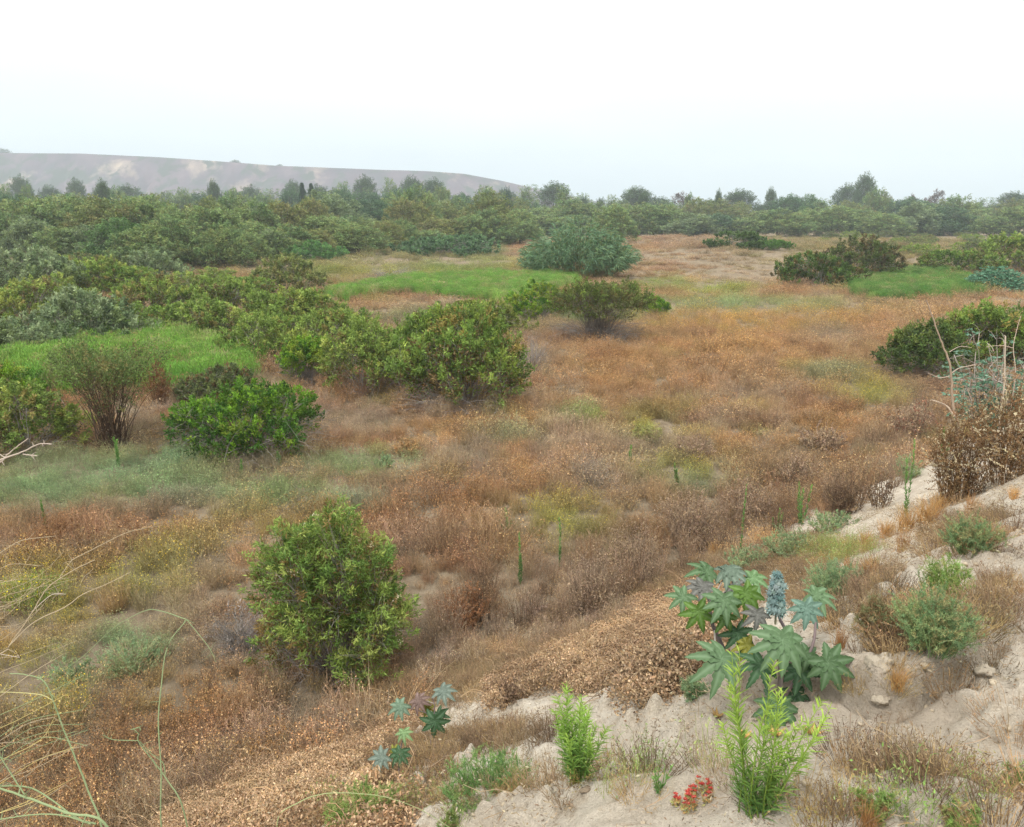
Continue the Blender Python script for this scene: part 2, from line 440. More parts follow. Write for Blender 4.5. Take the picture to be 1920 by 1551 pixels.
# ================================================================ scatter: ONE object whose geometry nodes repeat small clumps
def scatter(name, label, cat, P, tint, rot, scale, idx, variants):
    n = len(P)
    me = bpy.data.meshes.new(name); me.vertices.add(n); me.vertices.foreach_set('co', np.asarray(P, np.float32).ravel())
    a = me.attributes.new('tint', 'FLOAT_COLOR', 'POINT'); a.data.foreach_set('color', np.concatenate([tint, np.ones((n, 1))], 1).astype(np.float32).ravel())
    a = me.attributes.new('rot', 'FLOAT_VECTOR', 'POINT'); a.data.foreach_set('vector', np.asarray(rot, np.float32).ravel())
    a = me.attributes.new('siz', 'FLOAT_VECTOR', 'POINT'); a.data.foreach_set('vector', np.asarray(scale, np.float32).ravel())
    a = me.attributes.new('idx', 'INT', 'POINT'); a.data.foreach_set('value', np.asarray(idx, np.int32))
    me.update()
    o = single(name, me); tag(o, label, cat, kind='stuff')
    ng = bpy.data.node_groups.new(name + '_spread', 'GeometryNodeTree')
    ng.interface.new_socket('Geometry', in_out='INPUT', socket_type='NodeSocketGeometry')
    ng.interface.new_socket('Geometry', in_out='OUTPUT', socket_type='NodeSocketGeometry')
    N = ng.nodes; L = ng.links
    gi = N.new('NodeGroupInput'); go = N.new('NodeGroupOutput')
    jn = N.new('GeometryNodeJoinGeometry')
    for k, vm in enumerate(reversed(variants)):   # the join puts the last link first
        src = bpy.data.objects.new(name + '_clump', vm)
        oi = N.new('GeometryNodeObjectInfo'); oi.inputs['Object'].default_value = src; oi.inputs['As Instance'].default_value = False
        g2 = N.new('GeometryNodeGeometryToInstance'); L.new(oi.outputs['Geometry'], g2.inputs[0]); L.new(g2.outputs[0], jn.inputs[0])
    ip = N.new('GeometryNodeInstanceOnPoints'); ip.inputs['Pick Instance'].default_value = True
    def attr(nm, ty):
        x = N.new('GeometryNodeInputNamedAttribute'); x.data_type = ty; x.inputs['Name'].default_value = nm; return x.outputs['Attribute']
    L.new(gi.outputs[0], ip.inputs['Points']); L.new(jn.outputs[0], ip.inputs['Instance'])
    L.new(attr('idx', 'INT'), ip.inputs['Instance Index']); L.new(attr('rot', 'FLOAT_VECTOR'), ip.inputs['Rotation']); L.new(attr('siz', 'FLOAT_VECTOR'), ip.inputs['Scale'])
    L.new(ip.outputs[0], go.inputs[0])
    md = o.modifiers.new('spread', 'NODES'); md.node_group = ng
    return o
# ================================================================ plant generators (numpy meshes in local metres, base at 0,0,0)
GREY = lin(158, 151, 146); TAN = lin(172, 150, 118)

def paths_to(n, k, base, tips, arch=.25, wob=.06, sag=0):
    """n curved paths from base points to tips, leaving the ground outward and rising"""
    t = np.linspace(0, 1, k)[None, :, None]
    Dv = tips - base; Lh = np.linalg.norm(Dv, axis=1)[:, None, None]
    p = base[:, None, :] + Dv[:, None, :] * t
    p = p + np.array([0, 0, 1.]) * Lh * (arch * np.sin(t * PI) * .5 - sag * t * t)
    off = rand_unit(n)[:, None, :] * np.sin(t * PI) * wob + rand_unit(n)[:, None, :] * np.sin(t * 2 * PI) * wob * .5 + rand_unit(n)[:, None, :] * np.sin(t * 4 * PI) * wob * .25
    return p + off * Lh

def lobes_for(w, d, h, n, clear, r0=.32, r1=.5, vase=0, zexp=.34):
    if r0 == 'ball':
        L_ = [(0, 0, .70, .42), (0, 0, .86, .2)] + [(.5 * math.cos(a), .5 * math.sin(a), .60 + .05 * math.sin(3 * a), .34) for a in np.arange(6) * 1.05] + [(.36 * math.cos(a), .36 * math.sin(a), .80, .24) for a in np.arange(5) * 1.26 + .4]
        return np.array(L_), w / 2, d / 2
    rx, ry = w / 2, d / 2; out = []; n = int(n * 1.5)
    for i in range(n):
        a = i * 2.399963 + rng.uniform(-.5, .5); rr = math.sqrt((i + .3) / n) * .95
        r = rng.uniform(r0 * .8, r1) * (1.08 - .35 * rr)
        zl = max(1.02 - rr * rr, 0) ** zexp * rng.uniform(.78, 1.0)
        zc = max(zl - r * .75, clear + r * .3)
        if rr > .4 and rng.random() < .62: zc = rng.uniform(clear + .25 * r, max(zc, clear + .3 * r))
        if vase: zc = clear + (1 - clear) * (.45 + .4 * rr * vase + rng.uniform(-.1, .1)); zc = min(zc, 1 - r * .6)
        k = 1 - r * .62 * (rr / .95)
        if clear > .15 and not vase: k *= 1 - .25 * (1 - zc)
        out.append((rr * math.cos(a) * k, rr * math.sin(a) * k, zc, r))
    return np.array(out), rx, ry

def gen_shrub(w, h, d=None, ntuft=260, nleaf=40, L=.06, W=.018, pal=None, pw=None, clear=.12, up=.45, tl=.16, vase=0,
              nlobe=11, nstem=40, stemr=.012, stemcol=GREY, bare=0, barecol=GREY, inner=.25, spread=.6, r0=.28, r1=.46, fl=0, leafn=None,
              zexp=.34, skew=None, under=0, bare_h=.6, trunk=None):
    d = d or w * rng.uniform(.85, 1.05)
    lb, rx, ry = lobes_for(w, d, h, nlobe, clear, r0, r1, vase, zexp)
    # tuft origins on the lobes' shells
    li = rng.choice(len(lb), ntuft * 4, p=lb[:, 3] ** 2 / (lb[:, 3] ** 2).sum())
    n = rand_unit(len(li)); n[:, 2] = np.where(rng.random(len(li)) < .75, np.abs(n[:, 2]), n[:, 2])
    q = lb[li, :3] + n * lb[li, 3:4] * np.array([1, 1, .85]) * rng.uniform(.72, 1.04, (len(li), 1))
    q[:, 2] = np.clip(q[:, 2], clear * .4, 1.05)
    dist = np.linalg.norm((q[:, None, :] - lb[None, :, :3]) / np.array([1, 1, .85]), axis=2) / lb[None, :, 3]
    keep = (dist.min(1) > rng.uniform(.45, .8, len(q)))
    q, n, li = q[keep][:ntuft], n[keep][:ntuft], li[keep][:ntuft]
    if skew is not None: q[:, :2] += np.asarray(skew)[None, :] * q[:, 2:3]
    if skew is None: sk_ = rng.uniform(-.12, .12, 2); q[:, :2] += sk_[None, :] * q[:, 2:3]
    S = np.array([rx, ry, h]); p = q * S
    nn = unit(n / S * min(S)); D = unit(nn * (1 - up) + np.array([0, 0, up]) + rng.normal(size=n.shape) * .22)
    nt = len(p); tlh = tl * h * rng.uniform(.6, 1.3, nt)
    pal = np.array(pal)
    # colour per tuft, correlated inside each lobe
    lobepick = rng.choice(len(pal), len(lb), p=pw)
    ti = np.where(rng.random(nt) < .45, lobepick[li], rng.choice(len(pal), nt, p=pw))
    tc = pal[ti] * rng.uniform(.72, 1.25, (nt, 1))
    # leaves
    m = nleaf; t = rng.uniform(0, 1, (nt, m)) ** .8
    base = p[:, None, :] + D[:, None, :] * (t * tlh[:, None])[..., None] + rng.normal(size=(nt, m, 3)) * (spread * tlh * .30)[:, None, None] * (1.15 - t[..., None] * .8)
    ld = D[:, None, :] * .6 + rng.normal(size=(nt, m, 3)) * .55
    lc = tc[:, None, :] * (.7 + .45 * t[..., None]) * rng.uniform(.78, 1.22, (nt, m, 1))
    fo = QB()
    Ls = L * rng.uniform(.6, 1.25, nt * m)
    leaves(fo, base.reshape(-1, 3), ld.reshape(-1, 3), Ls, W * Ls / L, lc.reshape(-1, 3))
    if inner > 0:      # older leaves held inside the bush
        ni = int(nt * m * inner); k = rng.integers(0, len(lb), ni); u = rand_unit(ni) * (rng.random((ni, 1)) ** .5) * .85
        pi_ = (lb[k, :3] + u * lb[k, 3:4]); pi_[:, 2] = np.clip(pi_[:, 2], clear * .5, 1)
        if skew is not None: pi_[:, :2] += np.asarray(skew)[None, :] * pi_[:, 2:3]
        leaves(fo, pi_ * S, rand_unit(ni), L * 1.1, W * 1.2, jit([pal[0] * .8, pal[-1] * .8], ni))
    if fl:             # small pale flower heads on some tips
        s_ = rng.choice(nt, fl, replace=False); c0 = p[s_] + D[s_] * tlh[s_][:, None]
        pp = (c0[:, None, :] + rng.normal(size=(fl, 16, 3)) * L * .28).reshape(-1, 3)
        leaves(fo, pp, rand_unit(len(pp)), L * .3, L * .2, jit([lin(222, 214, 190), lin(200, 186, 150)], len(pp)))
    wd = QB(); tr = trunk or .06
    k_ = rng.choice(nt, min(nstem, nt), replace=False)
    b = np.column_stack([rng.normal(size=(len(k_), 2)) * w * tr, np.full(len(k_), -.05)])
    tubes(wd, paths_to(len(k_), 7, b, p[k_], .22, .05), np.linspace(1, .3, 7)[None, :] * stemr * rng.uniform(.5, 1.3, (len(k_), 1)), jit([stemcol], len(k_)))
    k_ = rng.integers(0, nt, nt)   # twig under each tuft
    cl = lb[li[k_], :3] * S * np.array([1, 1, .9])
    ribbons(wd, paths_to(nt, 4, cl + rng.normal(size=cl.shape) * .03 * w, p[k_] + D[k_] * tlh[k_][:, None] * .8, .1, .06), np.array([1, .8, .6, .3])[None, :] * stemr * .55, jit([stemcol * .9], nt))
    if bare:           # dead grey twigs around the skirt
        az = rng.uniform(0, 2 * PI, bare); el = rng.uniform(.08, .9, bare); rr_ = rng.uniform(.55, 1.02, bare)
        tp = np.column_stack([np.cos(az) * rx * rr_, np.sin(az) * ry * rr_, h * bare_h * el * rng.uniform(.4, 1, bare)])
        b = np.column_stack([rng.normal(size=(bare, 2)) * w * .07, np.zeros(bare)]); b[:, :2] += tp[:, :2] * rng.uniform(0, .35, (bare, 1))
        pth = paths_to(bare, 6, b, tp, .3, .08); cb = jit([barecol, barecol * .75, barecol * .55], bare)
        ribbons(wd, pth, np.array([1, .9, .75, .6, .45, .25])[None, :] * stemr * .8, cb)
        nb = bare * 3; k = rng.integers(0, bare, nb); st = pth[k, rng.integers(2, 5, nb)]
        e_ = st + (unit(tp[k]) + rng.normal(size=(nb, 3)) * .55) * (w * rng.uniform(.04, .12, (nb, 1))); e_[:, 2] = np.maximum(e_[:, 2], .01)
        ribbons(wd, paths_to(nb, 4, st, e_, .1, .1), np.array([1, .8, .5, .3])[None, :] * stemr * .45, cb[k])
    return wd, fo

def gen_tree(w, h, ntuft, nleaf, L, W, pal, pw=None, clear=.12, nlobe=16, up=.3, tl=.1, trunk_r=.15, r0=.22, r1=.36, spread=.9, inner=.3, trunkcol=lin(96, 88, 78)):
    wd, fo = gen_shrub(w, h, None, ntuft, nleaf, L, W, pal, pw, clear, up, tl, 0, nlobe, 10, trunk_r * .3, trunkcol, 0, GREY, inner, spread, r0, r1, trunk=.02, zexp=.5)
    p = np.array([[[0, 0, -.3], [.05 * w * .3, 0, h * .25], [.02 * w, .03 * w, h * .5], [0, 0, h * .8]]])
    tubes(wd, p, np.array([[1, .8, .55, .2]]) * trunk_r, trunkcol, 6)
    return wd, fo

def narrow_stems(nst, h, spread, nl, L, W, pal_lo, pal_hi, stemcol, r=.003, top=.25, nbr=0, lean=None, upleaf=.7, start=.12):
    """upright wands dressed with narrow ascending leaves"""
    wd, fo = QB(), QB()
    b = np.column_stack([rng.normal(size=(nst, 2)) * spread * .12, np.full(nst, -.03)])
    az = rng.uniform(0, 2 * PI, nst); hh = h * rng.uniform(.55, 1.0, nst); hh[0] = h
    rr_ = spread * rng.uniform(.2, 1, nst)
    tp = np.column_stack([np.cos(az) * rr_, np.sin(az) * rr_, hh])
    if nst == 1: tp[:, :2] *= .3
    if lean is not None: tp[:, :2] += lean
    P = paths_to(nst, 9, b, tp, -.12 if nst > 1 else 0, .025)
    tubes(wd, P, np.linspace(1, .3, 9)[None, :] * r, np.linspace(0, 1, 9)[None, :, None] * (pal_hi - stemcol) * .7 + stemcol, 4)
    t = start + (1 - start) * rng.random((nst, nl)) ** .9
    i = t * 8; i0 = np.clip(i.astype(int), 0, 7); f = (i - i0)[..., None]
    k = np.arange(nst)[:, None]
    pos = P[k, i0] * (1 - f) + P[k, i0 + 1] * f; T = unit(P[k, i0 + 1] - P[k, i0])
    rd = rng.normal(size=T.shape); rd = unit(rd - T * (rd * T).sum(-1, keepdims=True))
    D = unit(T * upleaf + rd * (1.15 - upleaf) )
    Ll = L * rng.uniform(.6, 1.2, t.shape) * (1.15 - .6 * t ** 4)
    n = nst * nl; D = D.reshape(n, 3); pos = pos.reshape(n, 3); Ll = Ll.reshape(n)
    tt = np.linspace(0, 1, 4)[None, :, None]
    drop = np.array([0, 0, -1.]) * (tt ** 2) * (Ll * .22)[:, None, None]
    path = pos[:, None, :] + D[:, None, :] * tt * Ll[:, None, None] + drop
    c = pal_lo + (pal_hi - pal_lo) * (t.reshape(n, 1) ** 1.6); c = c * rng.uniform(.75, 1.25, (n, 1))
    ribbons(fo, path, np.array([.6, 1, .75, .15])[None, :] * W, c)
    return wd, fo

def wispy(h, w, nst, nl, L, W, pal, stemcol, r=.0018, bits=0, bitcol=None, flat=.5):
    """soft rounded herb: many thin forked stems with tiny leaves"""
    wd, fo = QB(), QB()
    az = rng.uniform(0, 2 * PI, nst); rr_ = w / 2 * rng.random(nst) ** .5
    hh = h * (1 - flat * (rr_ / (w / 2)) ** 2) * rng.uniform(.6, 1.05, nst)
    b = np.column_stack([np.cos(az) * rr_ * .35, np.sin(az) * rr_ * .35, np.full(nst, -.02)]) + rng.normal(size=(nst, 3)) * [w * .04, w * .04, 0]
    tp = np.column_stack([np.cos(az) * rr_, np.sin(az) * rr_, hh])
    P = paths_to(nst, 6, b, tp, .1, .05)
    ribbons(wd, P, np.array([1, .9, .8, .7, .5, .3])[None, :] * r * 2, jit([stemcol, stemcol * .8], nst))
    nb = nst * 4; k = rng.integers(0, nst, nb); j = rng.integers(1, 5, nb); st = P[k, j]
    e_ = st + unit(np.array([0, 0, .8]) + rng.normal(size=(nb, 3)) * .7) * h * rng.uniform(.12, .3, (nb, 1))
    B = paths_to(nb, 4, st, e_, .05, .06); ribbons(wd, B, np.array([1, .8, .6, .4])[None, :] * r, jit([stemcol], nb))
    n = nst * nl; k = rng.integers(0, nb, n); tt = rng.random((n, 1)); j = np.minimum((tt[:, 0] * 3).astype(int), 2); f = tt * 3 - j[:, None]
    pos = B[k, j] * (1 - f) + B[k, j + 1] * f
    tint_ = jit(pal, nb)[k] * rng.uniform(.8, 1.2, (n, 1))
    leaves(fo, pos, rand_unit(n) + [0, 0, .5], L * rng.uniform(.6, 1.3, n), W, tint_)
    if bits:
        k = rng.integers(0, nb, bits); leaves(fo, B[k, -1] + rng.normal(size=(bits, 3)) * L * .5, rand_unit(bits), L * 1.0, L * .7, jit(bitcol, bits))
    return wd, fo

def grass_tuft(h, w, n, pal, W=.003, arch=.5):
    q = QB(); az = rng.uniform(0, 2 * PI, n); l = rng.uniform(.1, 1, n) ** .8
    hh = h * rng.uniform(.5, 1, n); b = np.column_stack([rng.normal(size=(n, 2)) * w * .12, np.full(n, -.01)])
    t = np.linspace(0, 1, 5)[None, :]
    out = l[:, None] * w * .5 * t ** 1.6; z = hh[:, None] * (t - arch * .4 * l[:, None] * t ** 3)
    P = np.stack([b[:, :1] + np.cos(az)[:, None] * out, b[:, 1:2] + np.sin(az)[:, None] * out, b[:, 2:] + z], -1)
    ribbons(q, P, np.array([1, .95, .8, .5, .15])[None, :] * W, jit(pal, n, .25))
    return q

def castor_leaf(R, nlobe=8, col=None, mid=None, droop=.35, cup=.1, turn=0):
    """one palmate leaf, centre at the origin, facing +Z, main lobe towards -Y"""
    q = QB(); col = np.array(col); mid = np.array(mid if mid is not None else col * 1.7 + .03)
    k = 13; t = np.linspace(0, 1, k)
    for i in range(nlobe):
        a = -PI / 2 + (i - (nlobe - 1) / 2) * math.radians(318 / nlobe) + turn
        ll = R * (1 - .34 * (abs(i - (nlobe - 1) / 2) / (nlobe / 2)) ** 1.6) * rng.uniform(.92, 1.06)
        wd = R * .185 * np.sin(np.clip(t ** .8, 0, 1) * PI * .93 + .12) ** .85 * (1 - .25 * t); wd[-1] = 0
        wd = wd * (1 + .13 * np.where(np.arange(k) % 2 == 0, 1, -1) * (t > .25)); wd[0] = R * .03
        u = np.array([math.cos(a), math.sin(a)]); s = np.array([-u[1], u[0]])
        dr = droop * rng.uniform(.7, 1.4)
        z = -dr * R * (t ** 2.2) * ll / R + cup * R * t * (1 - t)
        rows = []
        for e, f_ in ((-1, 1), (-.5, .5), (0, 0), (.5, .5), (1, 1)):
            xy = u[None, :] * (t * ll)[:, None] + s[None, :] * (wd * e)[:, None]
            rows.append(np.column_stack([xy, z + abs(e) * wd * .30 + e * wd * .08 + (.004 * np.sin(t * 34) * abs(e)) + (i % 2) * .0015]))
        V = np.stack(rows, 1)
        ii = np.arange(k - 1)[:, None] * 5 + np.arange(4)[None, :]
        Q = np.stack([ii, ii + 1, ii + 6, ii + 5], -1)
        ck = np.empty((k, 5, 3)); ck[:] = col; ck[:, 2] = mid; ck[:, [1, 3]] = col * (1 + .14 * np.sin(t * 34)[:, None, None])
        ck[:3, 1:4] = ck[:3, 1:4] * .7 + mid * .3
        q.add(V.reshape(-1, 3), Q, ck.reshape(-1, 3))
    return q

def spiky_fruit(q, c, r, col):
    n = 26; i = np.arange(n) + .5; ph = np.arccos(1 - 2 * i / n); th = PI * (1 + 5 ** .5) * i
    D = np.column_stack([np.cos(th) * np.sin(ph), np.sin(th) * np.sin(ph), np.cos(ph)])
    # body: small lat-long ball
    la = np.linspace(-PI / 2, PI / 2, 6); lo = np.linspace(0, 2 * PI, 9)[:-1]
    V = np.array([[math.cos(a) * math.cos(b), math.cos(a) * math.sin(b), math.sin(a)] for a in la for b in lo]) * r + c
    ii = np.arange(5)[:, None] * 8; jj = np.arange(8)[None, :]; j2 = (jj + 1) % 8
    q.add(V, np.stack([ii + jj, ii + j2, ii + 8 + j2, ii + 8 + jj], -1), col * .8)
    leaves(q, c + D * r * .8, D, r * 1.0, r * .35, col * 1.25, 0)

# ---------------------------------------------------------------- palettes (albedo)
G_BRIGHT = [lin(128, 166, 48), lin(106, 146, 42), lin(80, 122, 42), lin(142, 160, 58)]
G_MULE = [lin(124, 150, 70), lin(108, 136, 62), lin(138, 156, 70), lin(152, 138, 76), lin(130, 110, 70)]
G_OLIVE = [lin(138, 160, 78), lin(124, 148, 72), lin(156, 166, 84), lin(152, 142, 84), lin(128, 116, 74)]
G_GREYW = [lin(134, 152, 112), lin(118, 138, 98), lin(148, 162, 122), lin(126, 142, 92)]
G_DARKW = [lin(124, 148, 92), lin(108, 134, 84), lin(138, 158, 96), lin(136, 144, 88)]
G_BRNW = [lin(132, 144, 84), lin(120, 134, 78), lin(142, 148, 86), lin(138, 134, 84)]
# ================================================================ ground cover
def wedge(n, r0, r1, ang=44):
    a = np.radians(rng.uniform(-ang, ang, n)); r = np.sqrt(rng.uniform(r0 * r0, r1 * r1, n))
    x = r * np.sin(a); y = r * np.cos(a); z = H(x, y); return x, y, z
def dist_d(x, y): return -TY * x + TX * y
def G(px, py, z):
    """soft elliptical zones of the photograph: (x, y, rx, ry)"""
    w = 0
    for (a, b, rx, ry) in z: w = np.maximum(w, np.exp(-(((px - a) / rx) ** 2 + ((py - b) / ry) ** 2)))
    return w

# clump meshes; colours near 1 are multiplied by the clump's own tint
W1 = np.array([1., 1, 1])
def clump(h, w, nst, nb, bit, stemw=.0042, stemc=(.85, .9, 1.0), bitc=((1.05, .93, .78), (1.5, 1.42, 1.2), (.6, .5, .42)), leanup=.9, bw=.7, zb=.35):
    q = QB(); az = rng.uniform(0, 2 * PI, nst); rr_ = w / 2 * rng.random(nst) ** .5
    b = np.column_stack([np.cos(az) * rr_ * .5, np.sin(az) * rr_ * .5, np.full(nst, -.03)])
    tp = np.column_stack([np.cos(az) * rr_ * 1.1, np.sin(az) * rr_ * 1.1, h * rng.uniform(.5, 1, nst) * (1 - .35 * (rr_ * 2 / w) ** 2)])
    P = paths_to(nst, 4, b, tp, .05, .07); ribbons(q, P, np.array([1, .9, .7, .4])[None, :] * stemw, jit([np.array(stemc)], nst, .3))
    nb2 = nst * 2; k = rng.integers(0, nst, nb2); st = P[k, rng.integers(1, 4, nb2)]
    e_ = st + unit(rng.normal(size=(nb2, 3)) * .6 + [0, 0, .8]) * h * rng.uniform(.1, .3, (nb2, 1))
    B = paths_to(nb2, 3, st, e_, .05, .08); ribbons(q, B, np.array([.8, .7, .4])[None, :] * stemw, jit([np.array(stemc)], nb2, .3))
    if nb:
        k = rng.integers(0, nb2, nb); t = rng.random((nb, 1)); pos = B[k, 0] * (1 - t) + B[k, 2] * t + rng.normal(size=(nb, 3)) * bit * .5
        leaves(q, pos, rand_unit(nb) + [0, 0, .3], bit * rng.uniform(.5, 1.3, nb), bit * bw, jit([np.array(c) for c in bitc], nb, .25))
    return q

def field_cover():
    V = []
    for s in range(3): V.append(clump(.42, .7, 80, 380, .023).mesh('dry_weed', M_STUFF))                    # 0-2 seedy
    for s in range(2): V.append(clump(.5, .6, 110, 150, .018, .0048, (.92, .9, .9)).mesh('dry_stems', M_STUFF))  # 3-4 stemmy
    V.append(grass_tuft(.4, .6, 170, [W1, W1 * .8, W1 * 1.15], .004).mesh('dry_grass', M_STUFF))            # 5 grassy
    V.append(clump(.45, .7, 70, 300, .026, .003, (.8, .95, .8), ((.8, 1.05, .75), (1, 1.1, .9)), bw=.45).mesh('green_weed', M_STUFF))  # 6 leafy
    V.append(clump(.5, .7, 80, 200, .015, .003, (.8, .9, .8), ((2.2, 1.9, .35), (1.2, 1.1, .6), (1, 1.0, .8)), bw=.9).mesh('yellow_weed', M_STUFF))  # 7 yellow flowered
    Xs = []
    for (r0, r1, dens, sc) in ((5.2, 14, 19, .66), (14, 27, 12, .85), (27, 50, 5.6, 1.15), (50, 95, 1.5, 1.9), (95, 210, .30, 3.0)):
        area = math.radians(88) / 2 * (r1 ** 2 - r0 ** 2); n = int(area * dens)
        x, y, z = wedge(n, r0, r1); Xs.append(np.column_stack([x, y, z, np.full(n, sc)]))
    A = np.vstack(Xs); x, y, z, sc = A.T
    px, py, dep = project(x, y, z); d = dist_d(x, y)
    keep = d > 7.0 + .8 * fbm(x, y, 1.2, 2, 91)
    keep &= ~((px > 1180) & (py > 1040))
    bare = G(px, py, [(1890, 572, 70, 16), (1400, 512, 120, 14), (880, 495, 110, 8)]) > .55
    keep &= ~(bare & (rng.random(len(x)) < .75))
    thin = fbm(x, y, .9, 3, 66) < -.34; keep &= ~(thin & (rng.random(len(x)) < .6))
    x, y, z, sc, px, py, d = [v[keep] for v in (x, y, z, sc, px, py, d)]; n = len(x)
    # patchy colours
    n1 = fbm(x, y, 4.5, 3, 101); n2 = fbm(x, y, 1.6, 3, 102); n3 = fbm(x, y, .8, 2, 103); n4 = fbm(x, y, 2.6, 3, 104)
    OR = lin(194, 156, 110); OB = lin(182, 151, 114); RB = lin(168, 130, 96); MG = lin(174, 158, 136); DG = lin(158, 136, 108)
    TN = lin(196, 176, 148); YG = lin(168, 166, 98); GG = lin(148, 160, 124); BG = lin(152, 166, 136); GR = lin(136, 158, 88); MV = lin(174, 148, 122); LG = lin(196, 178, 158)
    col = np.tile(OB, (n, 1))
    def put(c, w):
        nonlocal col
        w = np.clip(w, 0, 1)[:, None]; col = col * (1 - w) + c * w
    put(OR, sstep(-.1, .35, n1)); put(MG, sstep(.12, .36, n2) * .75); put(RB, sstep(.1, .35, n4) * .8); put(TN, sstep(.25, .45, n3) * .7); put(DG, sstep(.3, .5, -n2) * .6)
    put(YG, sstep(.34, .5, fbm(x, y, 2.2, 2, 105)) * .5)
    j = .75 + .5 * (n3 * .5 + .5)
    Z = lambda z_: G(px, py, z_) * j
    put(OR, Z([(1450, 640, 300, 70), (1500, 600, 230, 30), (1200, 700, 150, 60), (780, 830, 50, 30)]) * .75)
    put(RB, Z([(330, 1370, 230, 110), (850, 1070, 110, 70), (120, 1000, 230, 60), (1540, 770, 120, 30), (980, 950, 120, 60), (440, 525, 70, 14), (700, 545, 60, 8), (860, 970, 300, 60)]) * .7)
    put(MG, Z([(1230, 880, 120, 40), (1110, 905, 60, 30), (900, 870, 50, 40), (700, 790, 90, 25), (1000, 690, 50, 40), (1560, 640, 60, 20), (420, 1220, 70, 70), (1350, 800, 60, 20)]) * .8)
    put(DG, Z([(1300, 950, 110, 55), (1150, 1050, 110, 70), (1480, 900, 90, 50), (1600, 930, 80, 50), (1720, 800, 60, 60), (560, 1330, 120, 40), (80, 880, 90, 20)]) * .8)
    put(MV, Z([(1730, 740, 90, 60), (1330, 490, 130, 18), (1300, 460, 110, 20), (1400, 470, 90, 20), (900, 480, 90, 10)]) * .85)
    put(LG, Z([(960, 1180, 150, 70), (820, 1250, 110, 50), (560, 1380, 120, 40), (1130, 900, 50, 30), (1100, 1120, 60, 60), (1400, 520, 90, 14), (760, 880, 40, 20), (760, 510, 70, 10)]) * .8)
    put(TN, Z([(1300, 1060, 60, 25), (1340, 1020, 60, 20), (1100, 830, 120, 20)]) * .8)
    put(YG, Z([(1340, 545, 70, 12), (760, 515, 170, 14), (1215, 812, 40, 22), (1640, 745, 60, 25), (1060, 985, 90, 40), (1270, 890, 90, 26), (100, 1130, 110, 60), (250, 1100, 110, 40), (600, 510, 60, 12), (940, 500, 90, 14), (60, 1300, 120, 80)]) * .85)
    put(GG, Z([(1350, 575, 260, 12), (1100, 600, 120, 14), (1550, 705, 70, 14), (680, 880, 120, 26), (530, 935, 130, 26), (1310, 915, 60, 18), (850, 610, 200, 20), (1580, 700, 60, 12), (950, 825, 60, 14)]) * .85)
    put(GR, Z([(1090, 795, 50, 14), (1240, 535, 60, 12), (580, 520, 60, 10), (840, 505, 70, 12), (1340, 540, 60, 12), (1000, 520, 90, 10)]) * .8)
    put(BG, Z([(200, 900, 240, 50), (60, 930, 160, 45), (330, 880, 80, 30), (240, 1230, 90, 50), (130, 1270, 60, 30), (320, 930, 120, 25), (660, 955, 70, 20)]) * .95)
    fy = sstep(60, 110, y); put(lin(140, 140, 92), fy * sstep(1250, 1500, px) * (.6 + .4 * n2)); put(lin(132, 146, 96), fy * (px < 950) * .6)
    col *= .98 * rng.uniform(.7, 1.22, (n, 1)) * (1 + rng.uniform(-.05, .05, (n, 3)))
    idx = rng.integers(0, 3, n)
    greyish = (n2 > .12) | (G(px, py, [(1150, 1050, 130, 80), (960, 1180, 160, 70), (820, 1260, 150, 60), (560, 1370, 160, 50), (1300, 960, 110, 60)]) > .4)
    idx = np.where(greyish & (rng.random(n) < .75), rng.integers(3, 5, n), idx)
    idx = np.where(rng.random(n) < .08, 5, idx)
    gz = G(px, py, [(1350, 575, 260, 14), (1100, 600, 120, 16), (680, 880, 120, 26), (530, 935, 130, 26), (200, 900, 240, 50), (60, 930, 160, 45), (330, 880, 80, 30), (240, 1230, 90, 50), (130, 1270, 60, 30), (1090, 795, 50, 16), (1240, 535, 60, 12)])
    idx = np.where(gz * j > .4, 6, idx)
    yz = G(px, py, [(1340, 545, 70, 14), (760, 515, 170, 14), (1215, 812, 40, 22), (1640, 745, 60, 25), (1060, 985, 90, 40), (1270, 890, 90, 26), (100, 1130, 120, 70), (250, 1100, 120, 50), (1400, 600, 250, 40), (60, 1280, 120, 80)])
    idx = np.where(yz * j * rng.random(n) > .33, 7, idx)
    big = 1 + .5 * sstep(.0, .5, fbm(x, y, 2.0, 2, 120))
    s = sc * rng.uniform(.65, 1.25, n) * big
    flat_ = np.where((px > 1150) & (px < 1500) & (py > 470) & (py < 540), .6, 1)
    S = np.column_stack([s, s, s * rng.uniform(.75, 1.25, n) * flat_ * np.where(sc > 2.5, .45, np.where(sc > 1.6, .6, np.where(sc > 1.2, .8, 1)))])
    rot = np.column_stack([rng.uniform(-.15, .15, (n, 2)), rng.uniform(0, 6.28, n)])
    scatter('dry_weeds', 'knee high mat of rust brown and grey dried weeds covering the whole flat', 'dry weeds', np.column_stack([x, y, z]), col, rot, S, idx, V)
    print('field', n)

def poly_world(pts): return np.array([hit(a, b)[:2] for a, b in pts])
def inside(x, y, P):
    c = np.zeros(len(x), bool); j = len(P) - 1
    for i in range(len(P)):
        xi, yi = P[i]; xj, yj = P[j]
        c ^= ((yi > y) != (yj > y)) & (x < (xj - xi) * (y - yi) / (yj - yi + 1e-12) + xi); j = i
    return c

